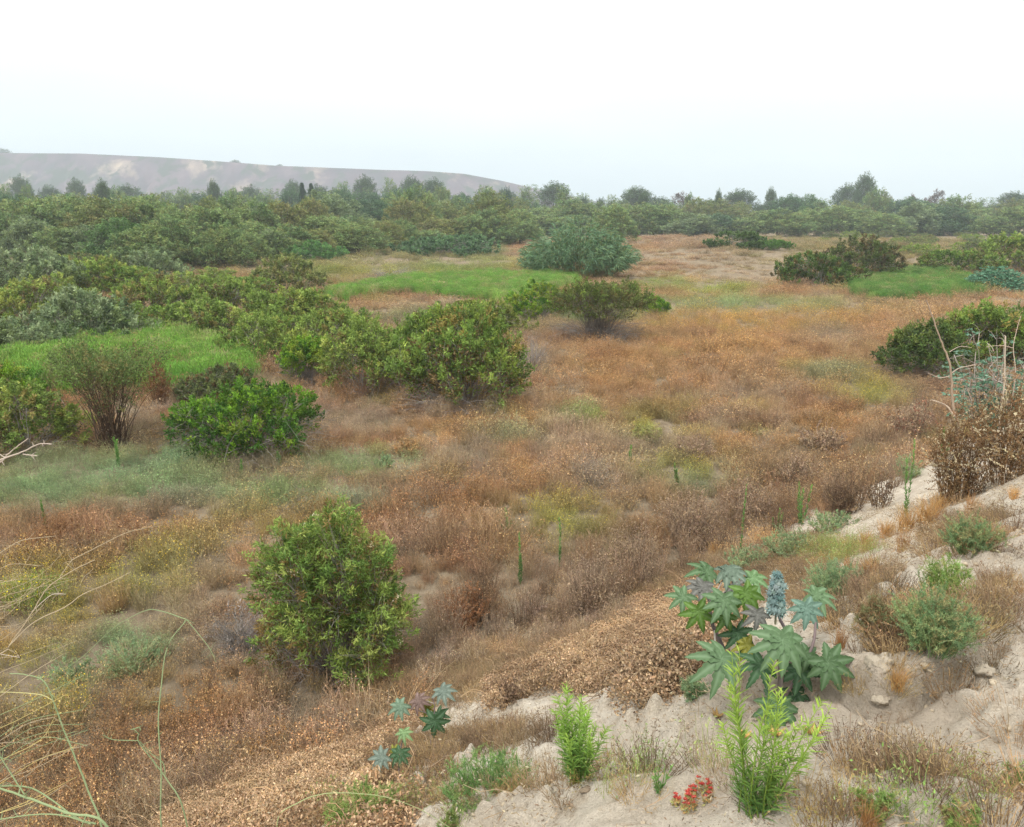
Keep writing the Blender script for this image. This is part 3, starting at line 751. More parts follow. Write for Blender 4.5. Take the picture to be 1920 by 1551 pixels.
def rush_bed(label, pts, h, dens, pal):
    P = poly_world(pts); lo, hi = P.min(0), P.max(0)
    n = int((hi[0] - lo[0]) * (hi[1] - lo[1]) * dens); x = rng.uniform(lo[0], hi[0], n); y = rng.uniform(lo[1], hi[1], n)
    wob = 1.1 * h; k = inside(x + wob * (fbm(x, y, 1.6, 3, 7) + .35 * rng.normal(size=n)), y + wob * 2.2 * (fbm(x, y, 2.0, 3, 8) + .35 * rng.normal(size=n)), P); x, y = x[k], y[k]; n = len(x)
    V = []
    for s in range(3):
        q = grass_tuft(1, .9, 130, [W1, W1 * .75, W1 * 1.2], .018, .35)
        p = np.column_stack([rng.normal(size=(260, 2)) * .2, rng.uniform(.3, .98, 260)]); leaves(q, p, rand_unit(260) * .5 + [0, 0, .8], .11, .016, jit([W1, W1 * 1.15], 260))
        V.append(q.mesh('rush_clump', M_STUFF))
    c = jit(list(pal) + [lin(150, 162, 96), lin(162, 160, 112)], n, .16, [.25, .27, .22, .16, .10]) * (1 + .18 * fbm(x, y, 1.8, 2, 12))[:, None]
    s = rng.uniform(.75, 1.2, n); hh = 1.2 * h * s * (1 + .3 * fbm(x, y, 3, 2, 14))
    scatter('rush_bed', label, 'green rushes', np.column_stack([x, y, H(x, y)]), c, np.column_stack([rng.uniform(-.12, .12, (n, 2)), rng.uniform(0, 6.28, n)]), np.column_stack([s * .9, s * .9, hh]), rng.integers(0, 3, n), V)
    print('rush', n)

def iceplant_mat():
    """dried sprawling mat hanging down the bank"""
    V = []
    for s in range(4):
        q = QB(); n = 520; r = .16 * rng.random(n) ** .5; a = rng.uniform(0, 6.28, n)
        z = .055 * rng.random(n) + .05 * (1 - (r / .16) ** 2)
        leaves(q, np.column_stack([r * np.cos(a), r * np.sin(a), z]), rand_unit(n) * [1, 1, .7] + [0, 0, .3], .016 * rng.uniform(.6, 1.4, n), .010, jit([W1, W1 * 1.4, W1 * .6, np.array([1.0, .9, .78])], n, .25), .3)
        m = 3; b = np.column_stack([rng.normal(size=(m, 2)) * .07, rng.uniform(.03, .09, m)]); e_ = b + rng.normal(size=(m, 3)) * [.12, .12, .02]
        ribbons(q, paths_to(m, 5, b, e_, .15, .15), .003, jit([np.array([.9, .85, .75]), np.array([1.3, 1.25, 1.1])], m))
        V.append(q.mesh('dried_mat', M_STUFF))
    P1 = poly_world([(1345, 1085), (1290, 1100), (1200, 1135), (1050, 1225), (920, 1290), (945, 1325), (1040, 1290), (1130, 1290), (1190, 1330), (1265, 1325), (1320, 1255), (1360, 1190), (1370, 1120)])
    P2 = poly_world([(800, 1352), (640, 1385), (500, 1425), (380, 1500), (300, 1570), (250, 1640), (520, 1660), (590, 1530), (640, 1470), (690, 1440), (740, 1400)])
    P3 = poly_world([(560, 1560), (640, 1515), (760, 1500), (790, 1540), (700, 1640), (520, 1640)])
    A = []
    for P, dn in ((P1, 210), (P2, 210), (P3, 60)):
        lo, hi = P.min(0), P.max(0); n = int((hi[0] - lo[0]) * (hi[1] - lo[1]) * dn)
        x = rng.uniform(lo[0], hi[0], n); y = rng.uniform(lo[1], hi[1], n); k = inside(x + .12 * fbm(x, y, .5, 2, 7), y + .12 * fbm(x, y, .5, 2, 8), P); A.append(np.column_stack([x[k], y[k]]))
    A = np.vstack(A); x, y = A.T; n = len(x); z = H(x, y) + .03 * fbm(x, y, .4, 2, 33)
    px, py, _ = project(x, y, z)
    c = np.tile(lin(192, 166, 134), (n, 1)); w = sstep(-.2, .3, fbm(x, y, .5, 3, 34))[:, None]
    c = c * (1 - w) + lin(170, 144, 116) * w
    w = (G(px, py, [(1240, 1270, 90, 60), (1200, 1300, 60, 40)]))[:, None]; c = c * (1 - .8 * w) + lin(140, 120, 98) * w * .8
    w = (G(px, py, [(1000, 1290, 100, 25), (980, 1300, 60, 20)]))[:, None]; c = c * (1 - .5 * w) + lin(140, 120, 98) * w * .5
    c = c * rng.uniform(.8, 1.2, (n, 1)); s = rng.uniform(.7, 1.3, n)
    scatter('dried_mat', 'thick tan mat of shrivelled creeping succulent draped down the sandy bank', 'dried mat', np.column_stack([x, y, z]), c, np.column_stack([rng.uniform(-.4, .4, (n, 2)), rng.uniform(0, 6.28, n)]), np.column_stack([s, s, s * rng.uniform(.7, 1.5, n)]), rng.integers(0, 4, n), V)
    print('mat', n)

def sand_litter():
    """stems, crumbs and thatch lying on the bare bank"""
    V = []
    for s in range(3):     # 0-2 crumbs of soil, seeds, straw
        q = QB(); n = 40
        leaves(q, np.column_stack([rng.normal(size=(n, 2)) * .09, rng.uniform(.0, .012, n)]), rand_unit(n) * [1, 1, .3], rng.uniform(.005, .022, n), .005, jit([lin(138, 118, 96), lin(160, 140, 112), lin(112, 98, 82), lin(190, 176, 150)], n) * 1.0, .2)
        b = np.column_stack([rng.normal(size=(3, 2)) * .1, np.full(3, .006)]); ribbons(q, paths_to(3, 4, b, b + rng.normal(size=(3, 3)) * [.06, .06, .01], .1, .1), .0022, jit([lin(176, 156, 126), lin(144, 124, 100)], 3))
        V.append(q.mesh('litter', M_STUFF))
    for s in range(2): V.append(clump(.10, .26, 90, 110, .007, .0022, (.9, .87, .82), ((1, .95, .88), (.7, .65, .6), (.85, .8, .74)), leanup=.3).mesh('thatch', M_STUFF))      # 3-4
    V.append(clump(.16, .22, 34, 120, .012, .002, (.9, .9, .7), ((.8, 1, .6), (1, 1, .8)), bw=.4).mesh('green_sprout', M_STUFF))  # 5
    for s in range(2):     # 6-7 clods
        q = QB(); la = np.linspace(-PI / 2, PI / 2, 6); lo = np.linspace(0, 2 * PI, 9)[:-1]
        VV = np.array([[math.cos(a) * math.cos(b), math.cos(a) * math.sin(b) * .8, math.sin(a) * .6] for a in la for b in lo]) * .03; VV *= (1 + .22 * rng.normal(size=(len(VV), 1)))
        ii = np.arange(5)[:, None] * 8; jj = np.arange(8)[None, :]; j2 = (jj + 1) % 8
        q.add(VV, np.stack([ii + jj, ii + j2, ii + 8 + j2, ii + 8 + jj], -1), W1); V.append(q.mesh('clod', M_STUFF))
    n = 44000; x, y, z = wedge(n, 1.2, 13, 44); d = dist_d(x, y); k = (d < 8.2)
    r = np.hypot(x, y); k &= rng.random(n) < np.clip(.25 + r / 14, 0, 1)
    x, y, z, d = x[k], y[k], z[k], d[k]; n = len(x); px, py, _ = project(x, y, z)
    idx = rng.integers(0, 3, n); col = np.tile(W1, (n, 1)); s = rng.uniform(.6, 1.4, n)
    clod = rng.random(n) < .55 * (.15 + 1.3 * (fbm(x, y, .5, 2, 44) > .0)); strew = rng.random(n) < sstep(-.25, .25, fbm(x, y, .45, 3, 47)); s *= np.where(strew, 1, .05); idx = np.where(clod, rng.integers(6, 8, n), idx)
    col[clod] = lin(186, 172, 150); s[clod] = .08 + .6 * rng.random(clod.sum()) ** 2.6
    th = G(px, py, [(1700, 1445, 130, 42), (1560, 1425, 60, 16), (1690, 1215, 70, 50), (1650, 1130, 60, 40), (1560, 1160, 40, 50), (1620, 1300, 120, 16), (1850, 1390, 60, 20), (1870, 1160, 60, 50), (1790, 1290, 60, 30),
                    (1600, 1530, 90, 40), (1880, 1520, 60, 40), (770, 1430, 90, 50), (950, 1390, 100, 20), (1090, 1480, 130, 18), (1230, 1450, 90, 12), (880, 1500, 80, 12), (1450, 1520, 60, 30), (1260, 1510, 60, 15),
                    (1830, 1010, 60, 30), (1740, 1180, 50, 50), (560, 1480, 60, 60), (420, 1460, 80, 60), (690, 1540, 90, 20), (1480, 1080, 70, 40), (1400, 1075, 60, 30)])
    t = rng.random(n) < th * .7; idx = np.where(t, rng.integers(3, 5, n), idx); col[t] = jit([lin(150, 130, 106), lin(170, 150, 122), lin(128, 110, 92), lin(182, 156, 116)], t.sum()); s[t] = rng.uniform(.7, 1.3, t.sum())
    gz = G(px, py, [(1240, 1450, 90, 14), (1130, 1470, 60, 14), (1680, 1520, 60, 30), (1540, 1540, 40, 20), (1830, 1470, 60, 30), (1880, 1450, 40, 30), (1560, 1040, 60, 20), (700, 1530, 90, 25), (860, 1530, 40, 20)])
    t = rng.random(n) < gz * .5; idx = np.where(t, 5, idx); col[t] = jit([lin(146, 164, 110), lin(162, 170, 118), lin(178, 156, 112)], t.sum()); s[t] = rng.uniform(.6, 1.3, t.sum())
    toe = sstep(5.6, 7.8, d + .6 * fbm(x, y, 1, 2, 19)); t = rng.random(n) < toe * .4; idx = np.where(t, rng.integers(3, 5, n), idx); col[t] = jit([lin(182, 158, 124), lin(164, 144, 118), lin(150, 130, 106)], t.sum()); s[t] = rng.uniform(1, 1.9, t.sum())
    scatter('dead_litter', 'crumbs, straw and low brown thatch lying on the bare sandy bank', 'plant litter', np.column_stack([x, y, z]), col, np.column_stack([rng.uniform(-.2, .2, (n, 2)), rng.uniform(0, 6.28, n)]), np.column_stack([s, s, s]), idx, V)
    print('litter', n)
# ================================================================ placing
def fit(pxc, pyb, pyt, pxw, foot=.35):
    P = hit(pxc, pyb); dep = float(project(*P)[2]); w = pxw / F * dep
    f = P[:2] / np.linalg.norm(P[:2]); c = P[:2] + f * w * foot; w *= (1 + w * foot / dep)
    return fit_xy(c, pxc, pyt) + (w,)
def fit_xy(c, pxc, pyt):
    z0 = float(H(c[0], c[1])); r = ray(pxc, pyt); k = np.linalg.norm(c) / np.hypot(r[0], r[1])
    return np.array([c[0], c[1], z0]), max(CZ + r[2] * k - z0, .1)
def fit_Y(px, Y, pyt, pxw):
    r = ray(px, pyt); c = np.array([r[0] / r[1] * Y, Y]); loc, h = fit_xy(c, px, pyt)
    return loc, h, pxw / F * float(project(loc[0], loc[1], loc[2])[2])

def auto_leaf(w, h, N, ratio, cover=1.15, Lmin=.02):
    A = PI * w * (w / 2 + h) / 2
    L = max(math.sqrt(2 * cover * A / (N * ratio)), Lmin); return L, L * ratio

def shrub(name, label, cat, spec, pal, N=20000, ratio=.3, foot=.35, group=None, mat=None, cover=1.15, pw=None, Lmin=.02, nleaf=40, **kw):
    loc, h, w = fit(*spec, foot=foot); h = min(h, w * 1.6)
    L, W = auto_leaf(w, h, N, ratio, cover, Lmin)
    wd, fo = gen_shrub(w, h, None, N // nleaf, nleaf, L, W, pal, pw, stemr=.0045 * w ** .5 + .0012 * w + .002, **kw)
    r = root(name, loc, label, cat, group, 0)
    part('stems', wd.mesh('stems', M_WOOD), r); part('foliage', fo.mesh('foliage', mat or M_LEAF), r)
    return r, loc, w, h

def build_shrubs():
    # ---- the four nearest full bushes
    shrub('flowering_shrub', 'rounded narrow leaved green shrub with small cream flower heads, alone in the brown weeds', 'shrub', (630, 1292, 958, 280),
          [lin(136, 160, 78), lin(108, 138, 66), lin(160, 174, 90), lin(134, 114, 68)], 40000, .21, foot=.15, pw=[.36, .30, .20, .14], nleaf=48, clear=.0, up=.3, tl=.10, nlobe=22, bare=150, fl=34, inner=.16, r0=.24, r1=.38, cover=2.1)
    shrub('coyote_bush', 'low spreading bush with vivid lime green tips over bare grey twigs, beside the left rushes', 'shrub', (468, 868, 722, 345),
          [lin(112, 150, 44), lin(90, 130, 40), lin(68, 106, 38), lin(128, 150, 54)], 26000, .36, foot=.22, pw=[.34, .28, .28, .10], nleaf=44, clear=.16, up=.55, tl=.16, nlobe=16, bare=300, inner=.1, r0=.2, r1=.34, cover=1.25, spread=.55, bare_h=.75)
    shrub('willow_shrub', 'tall light green shrub with pale dead twigs at its foot, largest on the flat', 'shrub', (866, 782, 580, 290),
          G_MULE, 28000, .30, foot=.2, clear=.16, up=.5, tl=.13, nlobe=15, bare=220, inner=.25, r0=.2, r1=.36, nleaf=46, cover=1.5, pw=[.42, .30, .16, .08, .04])
    shrub('willow_shrub', 'leggy brown stemmed shrub with thin foliage before the left rush bed', 'shrub', (215, 850, 672, 210),
          [lin(110, 130, 72), lin(100, 122, 66), lin(128, 122, 74)], 12000, .4, foot=.1, clear=.3, up=.5, tl=.2, vase=1, nlobe=12, nstem=110, stemcol=lin(92, 76, 62), inner=.05, cover=.55, r0=.25, r1=.4, trunk=.05, bare=60, barecol=lin(110, 88, 72))
    # ---- bushes between the flat and the left thicket
    O = [
      ('olive green bush with yellowing tips immediately left of the tallest bush on the flat', (690, 755, 602, 130), G_OLIVE, .12, 60),
      ('bright green tufted bush crowning a dark heap of grey dead twigs', (588, 728, 628, 110), G_BRIGHT, .35, 260),
      ('olive bush with brown tips filling the gap behind the dark twig heap', (632, 690, 578, 130), G_OLIVE, .1, 0),
      ('lime green bush cut by the left edge of the view beside the rush bed', (12, 800, 678, 120), G_BRIGHT, .12, 40),
      ('dull olive bush below the lime green one at the left edge', (62, 862, 725, 170), G_OLIVE, .06, 80),
      ('thin brownish green bush between the left rush bed and the spreading lime tipped bush', (408, 768, 690, 140), [lin(116, 128, 76), lin(124, 100, 70), lin(104, 118, 74)], .2, 60),
      ('dull yellow green bush behind the right end of the left rush bed', (480, 692, 596, 130), G_OLIVE, .08, 60),
      ('olive bush standing behind the middle of the left rush bed', (372, 660, 565, 150), G_OLIVE, .05, 0),
      ('grey green willow bush directly behind the left rush bed', (168, 670, 546, 195), G_GREYW, .05, 0),
      ('grey green willow bush cut by the left edge behind the rush bed', (2, 690, 590, 110), G_GREYW, .05, 0),
      ('yellowish bush at the left edge between two grey green willow bushes', (42, 628, 525, 150), G_OLIVE, .05, 0),
      ('yellow green bush between the large grey willow bush and the brown topped bushes', (292, 612, 524, 150), G_OLIVE, .05, 30),
      ('yellow green bush in the middle of the olive bushes left of the green meadow', (430, 606, 524, 140), G_OLIVE, .05, 30),
      ('olive bush in front of the dark domed bush', (562, 640, 540, 150), G_OLIVE, .05, 20),
      ('dark domed brownish bush rising above its olive neighbours beside the reddish clearing', (541, 566, 484, 128), G_BRNW, .05, 0),
      ('pale grey green willow bush at the left edge below the dark thicket', (50, 572, 468, 170), G_GREYW, .02, 0),
      ('low yellowish bush nestling right of the pale grey willow bush', (188, 560, 488, 150), G_OLIVE, .02, 20),
      ('small rounded brownish bush touching the dark thicket', (160, 510, 476, 80), G_BRNW, .02, 0),
      ('single soft grey green willow dome beside the reddish clearing', (293, 548, 468, 108), G_GREYW, .02, 0),
      ('yellow olive bush behind the crown of the tallest bush on the flat', (905, 640, 570, 170), [lin(128, 140, 66), lin(142, 146, 74), lin(112, 124, 60)], .05, 0),
      ('olive bush touching the left side of the tallest bush on the flat', (775, 730, 598, 110), G_MULE, .1, 40),
      ('bright green bush touching the left side of the dark vase shaped bush', (1012, 606, 528, 118), G_BRIGHT, .1, 60),
      ('small bright green bush on grey twigs at the right side of the vase shaped bush', (1222, 600, 553, 62), G_BRIGHT, .3, 90),
      ('dense green bush, left and lower of the pair beside the right rush bed', (1530, 543, 478, 142), [lin(92, 120, 56), lin(104, 126, 60), lin(84, 104, 52), lin(116, 104, 62)], .03, 0),
      ('dark brownish bush, right and taller of the pair beside the right rush bed', (1612, 525, 446, 118), [lin(96, 112, 56), lin(88, 98, 56), lin(108, 96, 60)], .03, 30),
      ('yellow green bush behind the right rush bed', (1800, 522, 468, 130), [lin(112, 138, 62), lin(100, 126, 56), lin(120, 122, 64)], .03, 0),
      ('dull olive bush behind the blue green plant at the right edge', (1900, 512, 440, 140), G_OLIVE, .03, 0),
      ('dark spreading bush with a skirt of grey twigs left of the dead leaning stem', (1726, 722, 606, 150), [lin(92, 116, 56), lin(80, 100, 52), lin(108, 122, 60)], .22, 240),
      ('light green bush behind the dead leaning stem', (1822, 705, 576, 140), G_MULE, .05, 40),
      ('light green bush at the right edge behind the tangle of grey branches', (1908, 705, 572, 120), G_MULE, .05, 0),
      ('low dark green bush, wider of the two on the brown rise', (1390, 468, 436, 120), [lin(96, 122, 64), lin(86, 110, 60)], .02, 0),
      ('small bright green bush, narrower of the two on the brown rise', (1452, 470, 450, 62), [lin(98, 138, 62), lin(90, 126, 60)], .02, 0),
      ('pale green broad leaved bush at the foot of the dark thicket beside the meadow', (600, 494, 455, 100), [lin(112, 152, 84), lin(98, 140, 80)], .02, 0),
      ('bluish green reedy bush at the foot of the thicket left of the cane clump', (850, 482, 442, 180), [lin(104, 134, 90), lin(96, 126, 88)], .02, 0),
    ]
    for lab, spec, pal, clear, bare in O:
        n = 15000; spec = (*spec[:3], spec[3] * 1.28); pw = [.39, .31, .24, .04, .02] if pal is G_OLIVE or pal is G_MULE else None
        shrub('shrub', lab, 'shrub', spec, pal, n, .38, foot=.3, clear=clear, up=.42, tl=.14, nlobe=12, bare=bare, inner=.15, nleaf=44, r0=.18, r1=.38, cover=1.4, pw=pw)
    shrub('vase_shaped_shrub', 'dark olive vase shaped shrub on bare grey trunks in front of the cane clump', 'shrub', (1120, 645, 538, 200), [lin(108, 128, 60), lin(120, 138, 64), lin(98, 106, 58), lin(118, 110, 64)], 18000, .35, foot=.12,
          clear=.28, vase=.5, up=.5, nlobe=14, nstem=150, stemcol=lin(128, 120, 112), bare=260, inner=.15, cover=.95, r0=.24, r1=.38)
    for lab, spec in (('bare grey twiggy bush at the right flank of the tallest bush on the flat', (1000, 702, 616, 76)), ('bare grey twiggy bush in the meadow left of the cane clump', (735, 532, 494, 120)),
                      ('bare grey twiggy bush in front of the dark twig heap and olive bush', (560, 716, 660, 90)), ('low tangle of bare grey twigs at the left foot of the cream flowered shrub', (455, 1235, 1130, 120))):
        loc, h, w = fit(*spec, foot=.3); r = root('dead_shrub', loc, lab, 'shrub')
        wd, fo = gen_shrub(w, h, None, 60, 10, .05, .01, [GREY, GREY * .8], None, clear=.1, nstem=60, bare=320, stemr=.005 + .0016 * w, inner=0, bare_h=1.0)
        part('stems', wd.mesh('stems', M_WOOD), r); part('foliage', fo.mesh('foliage', M_WOOD), r)

def cane_clump():
    loc, h, w = fit(1083, 528, 418, 232, foot=.3); r = root('giant_cane', loc, 'huge rounded clump of giant cane with hanging blue green blades', 'giant cane')
    n = 420; az = rng.uniform(0, 2 * PI, n); rr_ = rng.random(n) ** .5; tp = np.column_stack([np.cos(az) * rr_ * w / 2, np.sin(az) * rr_ * w / 2, h * (1 - .6 * rr_ ** 2.4) * rng.uniform(.7, 1.06, n) * (1 + .12 * np.sin(az * 3 + 1))])
    b = tp * [.55, .55, 0]; wd, fo = QB(), QB(); P = paths_to(n, 8, b, tp, .12, .03)
    tubes(wd, P, np.linspace(1, .4, 8)[None, :] * .022, jit([lin(120, 128, 82), lin(134, 120, 84)], n), 3)
    m = 30; k = np.repeat(np.arange(n), m); t = rng.uniform(.3, 1, n * m) * 7; i = np.minimum(t.astype(int), 6); f = (t - i)[:, None]; pos = P[k, i] * (1 - f) + P[k, i + 1] * f
    out = unit(np.column_stack([pos[:, :2], np.zeros(len(pos))]) + .001) + rand_unit(len(pos)) * .9; out[:, 2] = rng.uniform(.2, 1.6, len(pos)); out = unit(out)
    L = rng.uniform(.45, .95, len(pos)); tt = np.linspace(0, 1, 5)[None, :, None]
    path = pos[:, None, :] + out[:, None, :] * tt * L[:, None, None] + np.array([0, 0, -1.]) * tt ** 2.2 * (L * rng.uniform(.3, .95, len(pos)))[:, None, None]
    c = jit([lin(110, 142, 108), lin(96, 130, 92), lin(126, 154, 118), lin(112, 132, 84)], len(pos), .2)
    ribbons(fo, path, np.array([.7, 1, .8, .5, .1])[None, :] * .075, c)
    part('canes', wd.mesh('canes', M_WOOD), r); part('foliage', fo.mesh('foliage', M_LEAF), r)

def fillers():
    pr = []
    for k, (pal, pw) in enumerate([(G_OLIVE, [.4, .32, .2, .05, .03]), (G_MULE, [.4, .32, .2, .05, .03]), (G_GREYW, None)]):
        L, W = auto_leaf(4, 2.4, 13000, .4, 1.15); wd, fo = gen_shrub(4, 2.4, None, 280, 46, L, W, pal, pw, clear=.02, up=.42, tl=.14, nlobe=12, inner=.15, r0=.2, r1=.38, stemr=.01, bare=70)
        pr.append((wd.mesh('stems', M_WOOD), fo.mesh('foliage', M_LEAF)))
    for px, pyb, pyt, w, k in [(110, 600, 520, 120, 0), (250, 560, 500, 100, 1), (350, 575, 515, 110, 0), (470, 575, 520, 100, 1), (230, 640, 570, 110, 1), (330, 640, 570, 120, 1), (430, 650, 580, 120, 0), (520, 670, 590, 110, 1), (600, 640, 560, 110, 0), (660, 640, 580, 90, 1), (90, 690, 610, 120, 2), (20, 560, 490, 110, 2), (-60, 620, 540, 150, 0), (-70, 700, 610, 150, 2), (120, 545, 485, 100, 0), (400, 545, 505, 90, 0), (820, 650, 600, 90, 1), (540, 615, 560, 90, 1), (150, 620, 560, 110, 1)]:
        loc, h, w_ = fit(px, pyb, pyt, w * 1.25, foot=.3); r = root('shrub', loc, 'mid green bush wedged between its neighbours in the belt left of the meadow', 'shrub', 'bushes packed into the belt left of the meadow', rng.uniform(0, 6.28), (w_ / 4, w_ / 4, h / 2.4))
        part('stems', pr[k][0], r); part('foliage', pr[k][1], r)

# ---------------------------------------------------------------- woodland
def build_trees():
    protos = []
    for k, (pal, pw) in enumerate([(G_DARKW, None), (G_DARKW, None), (G_DARKW, None), (G_BRNW, None), (G_BRNW, None), (G_GREYW, None), ([lin(104, 136, 78), lin(92, 124, 70)], None), ([lin(96, 122, 86), lin(84, 112, 78)], None)]):
        w, h = 8.0, 7.0; L, W = auto_leaf(w, h, 15000, .55, 1.2)
        wd, fo = gen_tree(w, h, 500, 30, L, W, pal, pw, clear=.10, nlobe=[18, 14, 22, 16, 20, 15, 16, 24][k])
        protos.append((wd.mesh('trunk', M_WOOD), fo.mesh('crown', M_LEAF), w, h))
    airy = []
    for k, pal in enumerate([G_DARKW, [lin(96, 116, 86), lin(86, 104, 80)], [lin(110, 92, 80), lin(100, 84, 74)], [lin(70, 92, 70), lin(62, 84, 64)]]):
        w, h = 6.0, 8.0; L, W = auto_leaf(w, h, 9000, .55, .9)
        wd, fo = gen_tree(w, h, 300, 30, L, W, pal, None, clear=[.22, .35, .2, .04][k], nlobe=[10, 8, 10, 14][k], r0=.24, r1=.4, inner=.1)
        airy.append((wd.mesh('trunk', M_WOOD), fo.mesh('crown', M_LEAF), w, h))
    w, h = 6.0, 8.0; L, W = auto_leaf(w, h, 12000, .55, .9)
    wd, fo = gen_tree(w, h, 400, 30, L, W, [lin(96, 116, 82), lin(84, 104, 72)], None, clear=.3, nlobe=9, r0='ball', r1=.5, inner=.1)
    rnd = (wd.mesh('trunk', M_WOOD), fo.mesh('crown', M_LEAF), w, h)
    # narrow conifer
    q, wd = QB(), QB(); n = 9000; t = rng.random(n) ** .8; a = rng.uniform(0, 6.28, n); rr_ = (1 - t) ** .8 * 1.5 * (1 + .3 * np.sin(t * 40 + a)) * rng.uniform(.6, 1, n)
    leaves(q, np.column_stack([rr_ * np.cos(a), rr_ * np.sin(a), .6 + t * 8.4]), np.column_stack([np.cos(a), np.sin(a), np.full(n, .2)]) + rand_unit(n) * .4, .34, .16, jit([lin(86, 110, 80), lin(76, 98, 72)], n))
    tubes(wd, np.array([[[0, 0, -.2], [0, 0, 3], [0, 0, 6], [0, 0, 9.]]]), np.array([[.2, .16, .1, .03]]), lin(84, 72, 62), 6)
    con = (wd.mesh('trunk', M_WOOD), q.mesh('crown', M_LEAF), 3.0, 9.0)
    def tree(pr, px, Y, pyt, pxw, label, group=None, name='tree', sink=0):
        loc, h, w = fit_Y(px, Y, pyt, pxw)
        sx = w / pr[2]; sz = h / (pr[3] * .98)
        r = root(name, loc, label, 'tree', group, rng.uniform(0, 6.28), (sx, sx * rng.uniform(.85, 1.1), sz))
        part('trunk', pr[0], r); part('crown', pr[1], r)
    base = np.array([(-260, 486), (0, 490), (100, 497), (200, 505), (300, 510), (420, 502), (480, 497), (560, 492), (640, 485), (720, 475), (800, 468), (900, 462), (1000, 462)], float)
    def Yof(px, m=1.0):
        py = np.interp(px, base[:, 0], base[:, 1]); r = ray(px, py); return r[1] * CZ / -r[2] * m
    def row(x0, x1, step, m, tops, wpx, which, label, group, pset=None, Yc=None):
        px = x0; pset = pset or protos; T = np.array(tops, float)
        while px < x1:
            Y = (Yc if Yc else Yof(px, m)) * rng.uniform(.95, 1.05)
            tree(pset[rng.choice(which)], px, Y, np.interp(px, T[:, 0], T[:, 1]) + rng.uniform(-26, 5), wpx * rng.uniform(.75, 1.3), label, group)
            px += step * rng.uniform(.75, 1.4)
    row(-200, 470, 44, 1.03, [(-200, 432), (0, 426), (150, 440), (300, 432), (400, 442), (470, 442)], 120, [0, 1, 2, 2, 6, 0, 5], 'dark green willow in the front rank of the left thicket, its skirt reaching the ground', 'willows in the front rank of the left thicket')
    row(470, 990, 46, 1.05, [(470, 438), (600, 428), (700, 436), (800, 428), (900, 414), (990, 430)], 118, [0, 2, 3, 3, 5, 4], 'olive green willow in the front rank behind the green meadow', 'willows in the front rank behind the meadow')
    row(-200, 480, 50, 1.22, [(-200, 382), (0, 380), (60, 384), (150, 386), (250, 392), (330, 408), (480, 402)], 140, [0, 1, 2, 3], 'tall dark green willow in the second rank of the left thicket', 'willows in the second rank of the left thicket')
    row(480, 1010, 54, 1.24, [(480, 402), (540, 396), (620, 402), (700, 415), (770, 388), (850, 402), (920, 382), (1010, 400)], 135, [0, 1, 3, 0, 4], 'broad willow with brownish olive crown in the second rank behind the meadow', 'willows in the second rank behind the meadow')
    row(-220, 1190, 52, 1.55, [(-220, 380), (0, 378), (250, 388), (330, 398), (460, 392), (640, 385), (800, 388), (1000, 392), (1190, 400)], 115, [0, 1, 3, 5, 7], 'rounded willow in the middle of the woodland, only its upper crown showing', 'willows in the middle of the woodland')
    row(-240, 1200, 46, 1, [(-240, 376), (0, 372), (100, 382), (250, 380), (460, 378), (700, 374), (900, 378), (1000, 386), (1200, 386)], 86, [0, 1, 7, 5], 'small hazy tree in the far rank below the mesa', 'trees in the far rank below the mesa', Yc=290)
    row(-200, 1300, 44, 1, [(-200, 366), (0, 364), (400, 362), (700, 362), (900, 370), (1100, 380), (1300, 378)], 56, [0, 4, 5, 0, 4], 'airy hazy tree with open crown poking above the far rank', 'airy trees above the far rank', airy + [rnd, rnd], Yc=380)
    row(1010, 2080, 46, 1, [(1010, 420), (1200, 402), (1300, 404), (1500, 404), (1700, 402), (2080, 405)], 110, [0, 5, 1, 7, 2], 'grey green willow in the front rank of the right hand woodland', 'willows in the front rank of the right woodland', Yc=232)
    row(1180, 2080, 46, 1, [(1180, 388), (1280, 388), (1350, 394), (1500, 390), (1640, 384), (1800, 388), (1950, 392), (2080, 392)], 96, [0, 1, 7, 6, 3], 'rounded tree in the second rank of the right hand woodland', 'trees in the second rank of the right woodland', Yc=285)
    row(1200, 2100, 48, 1, [(1200, 380), (1400, 384), (1560, 380), (1700, 378), (1900, 386), (2100, 384)], 64, [0, 1, 2, 4, 5, 4], 'airy hazy tree on the skyline of the right hand woodland', 'airy trees on the right skyline', airy + [rnd, rnd], Yc=370)
    A = airy
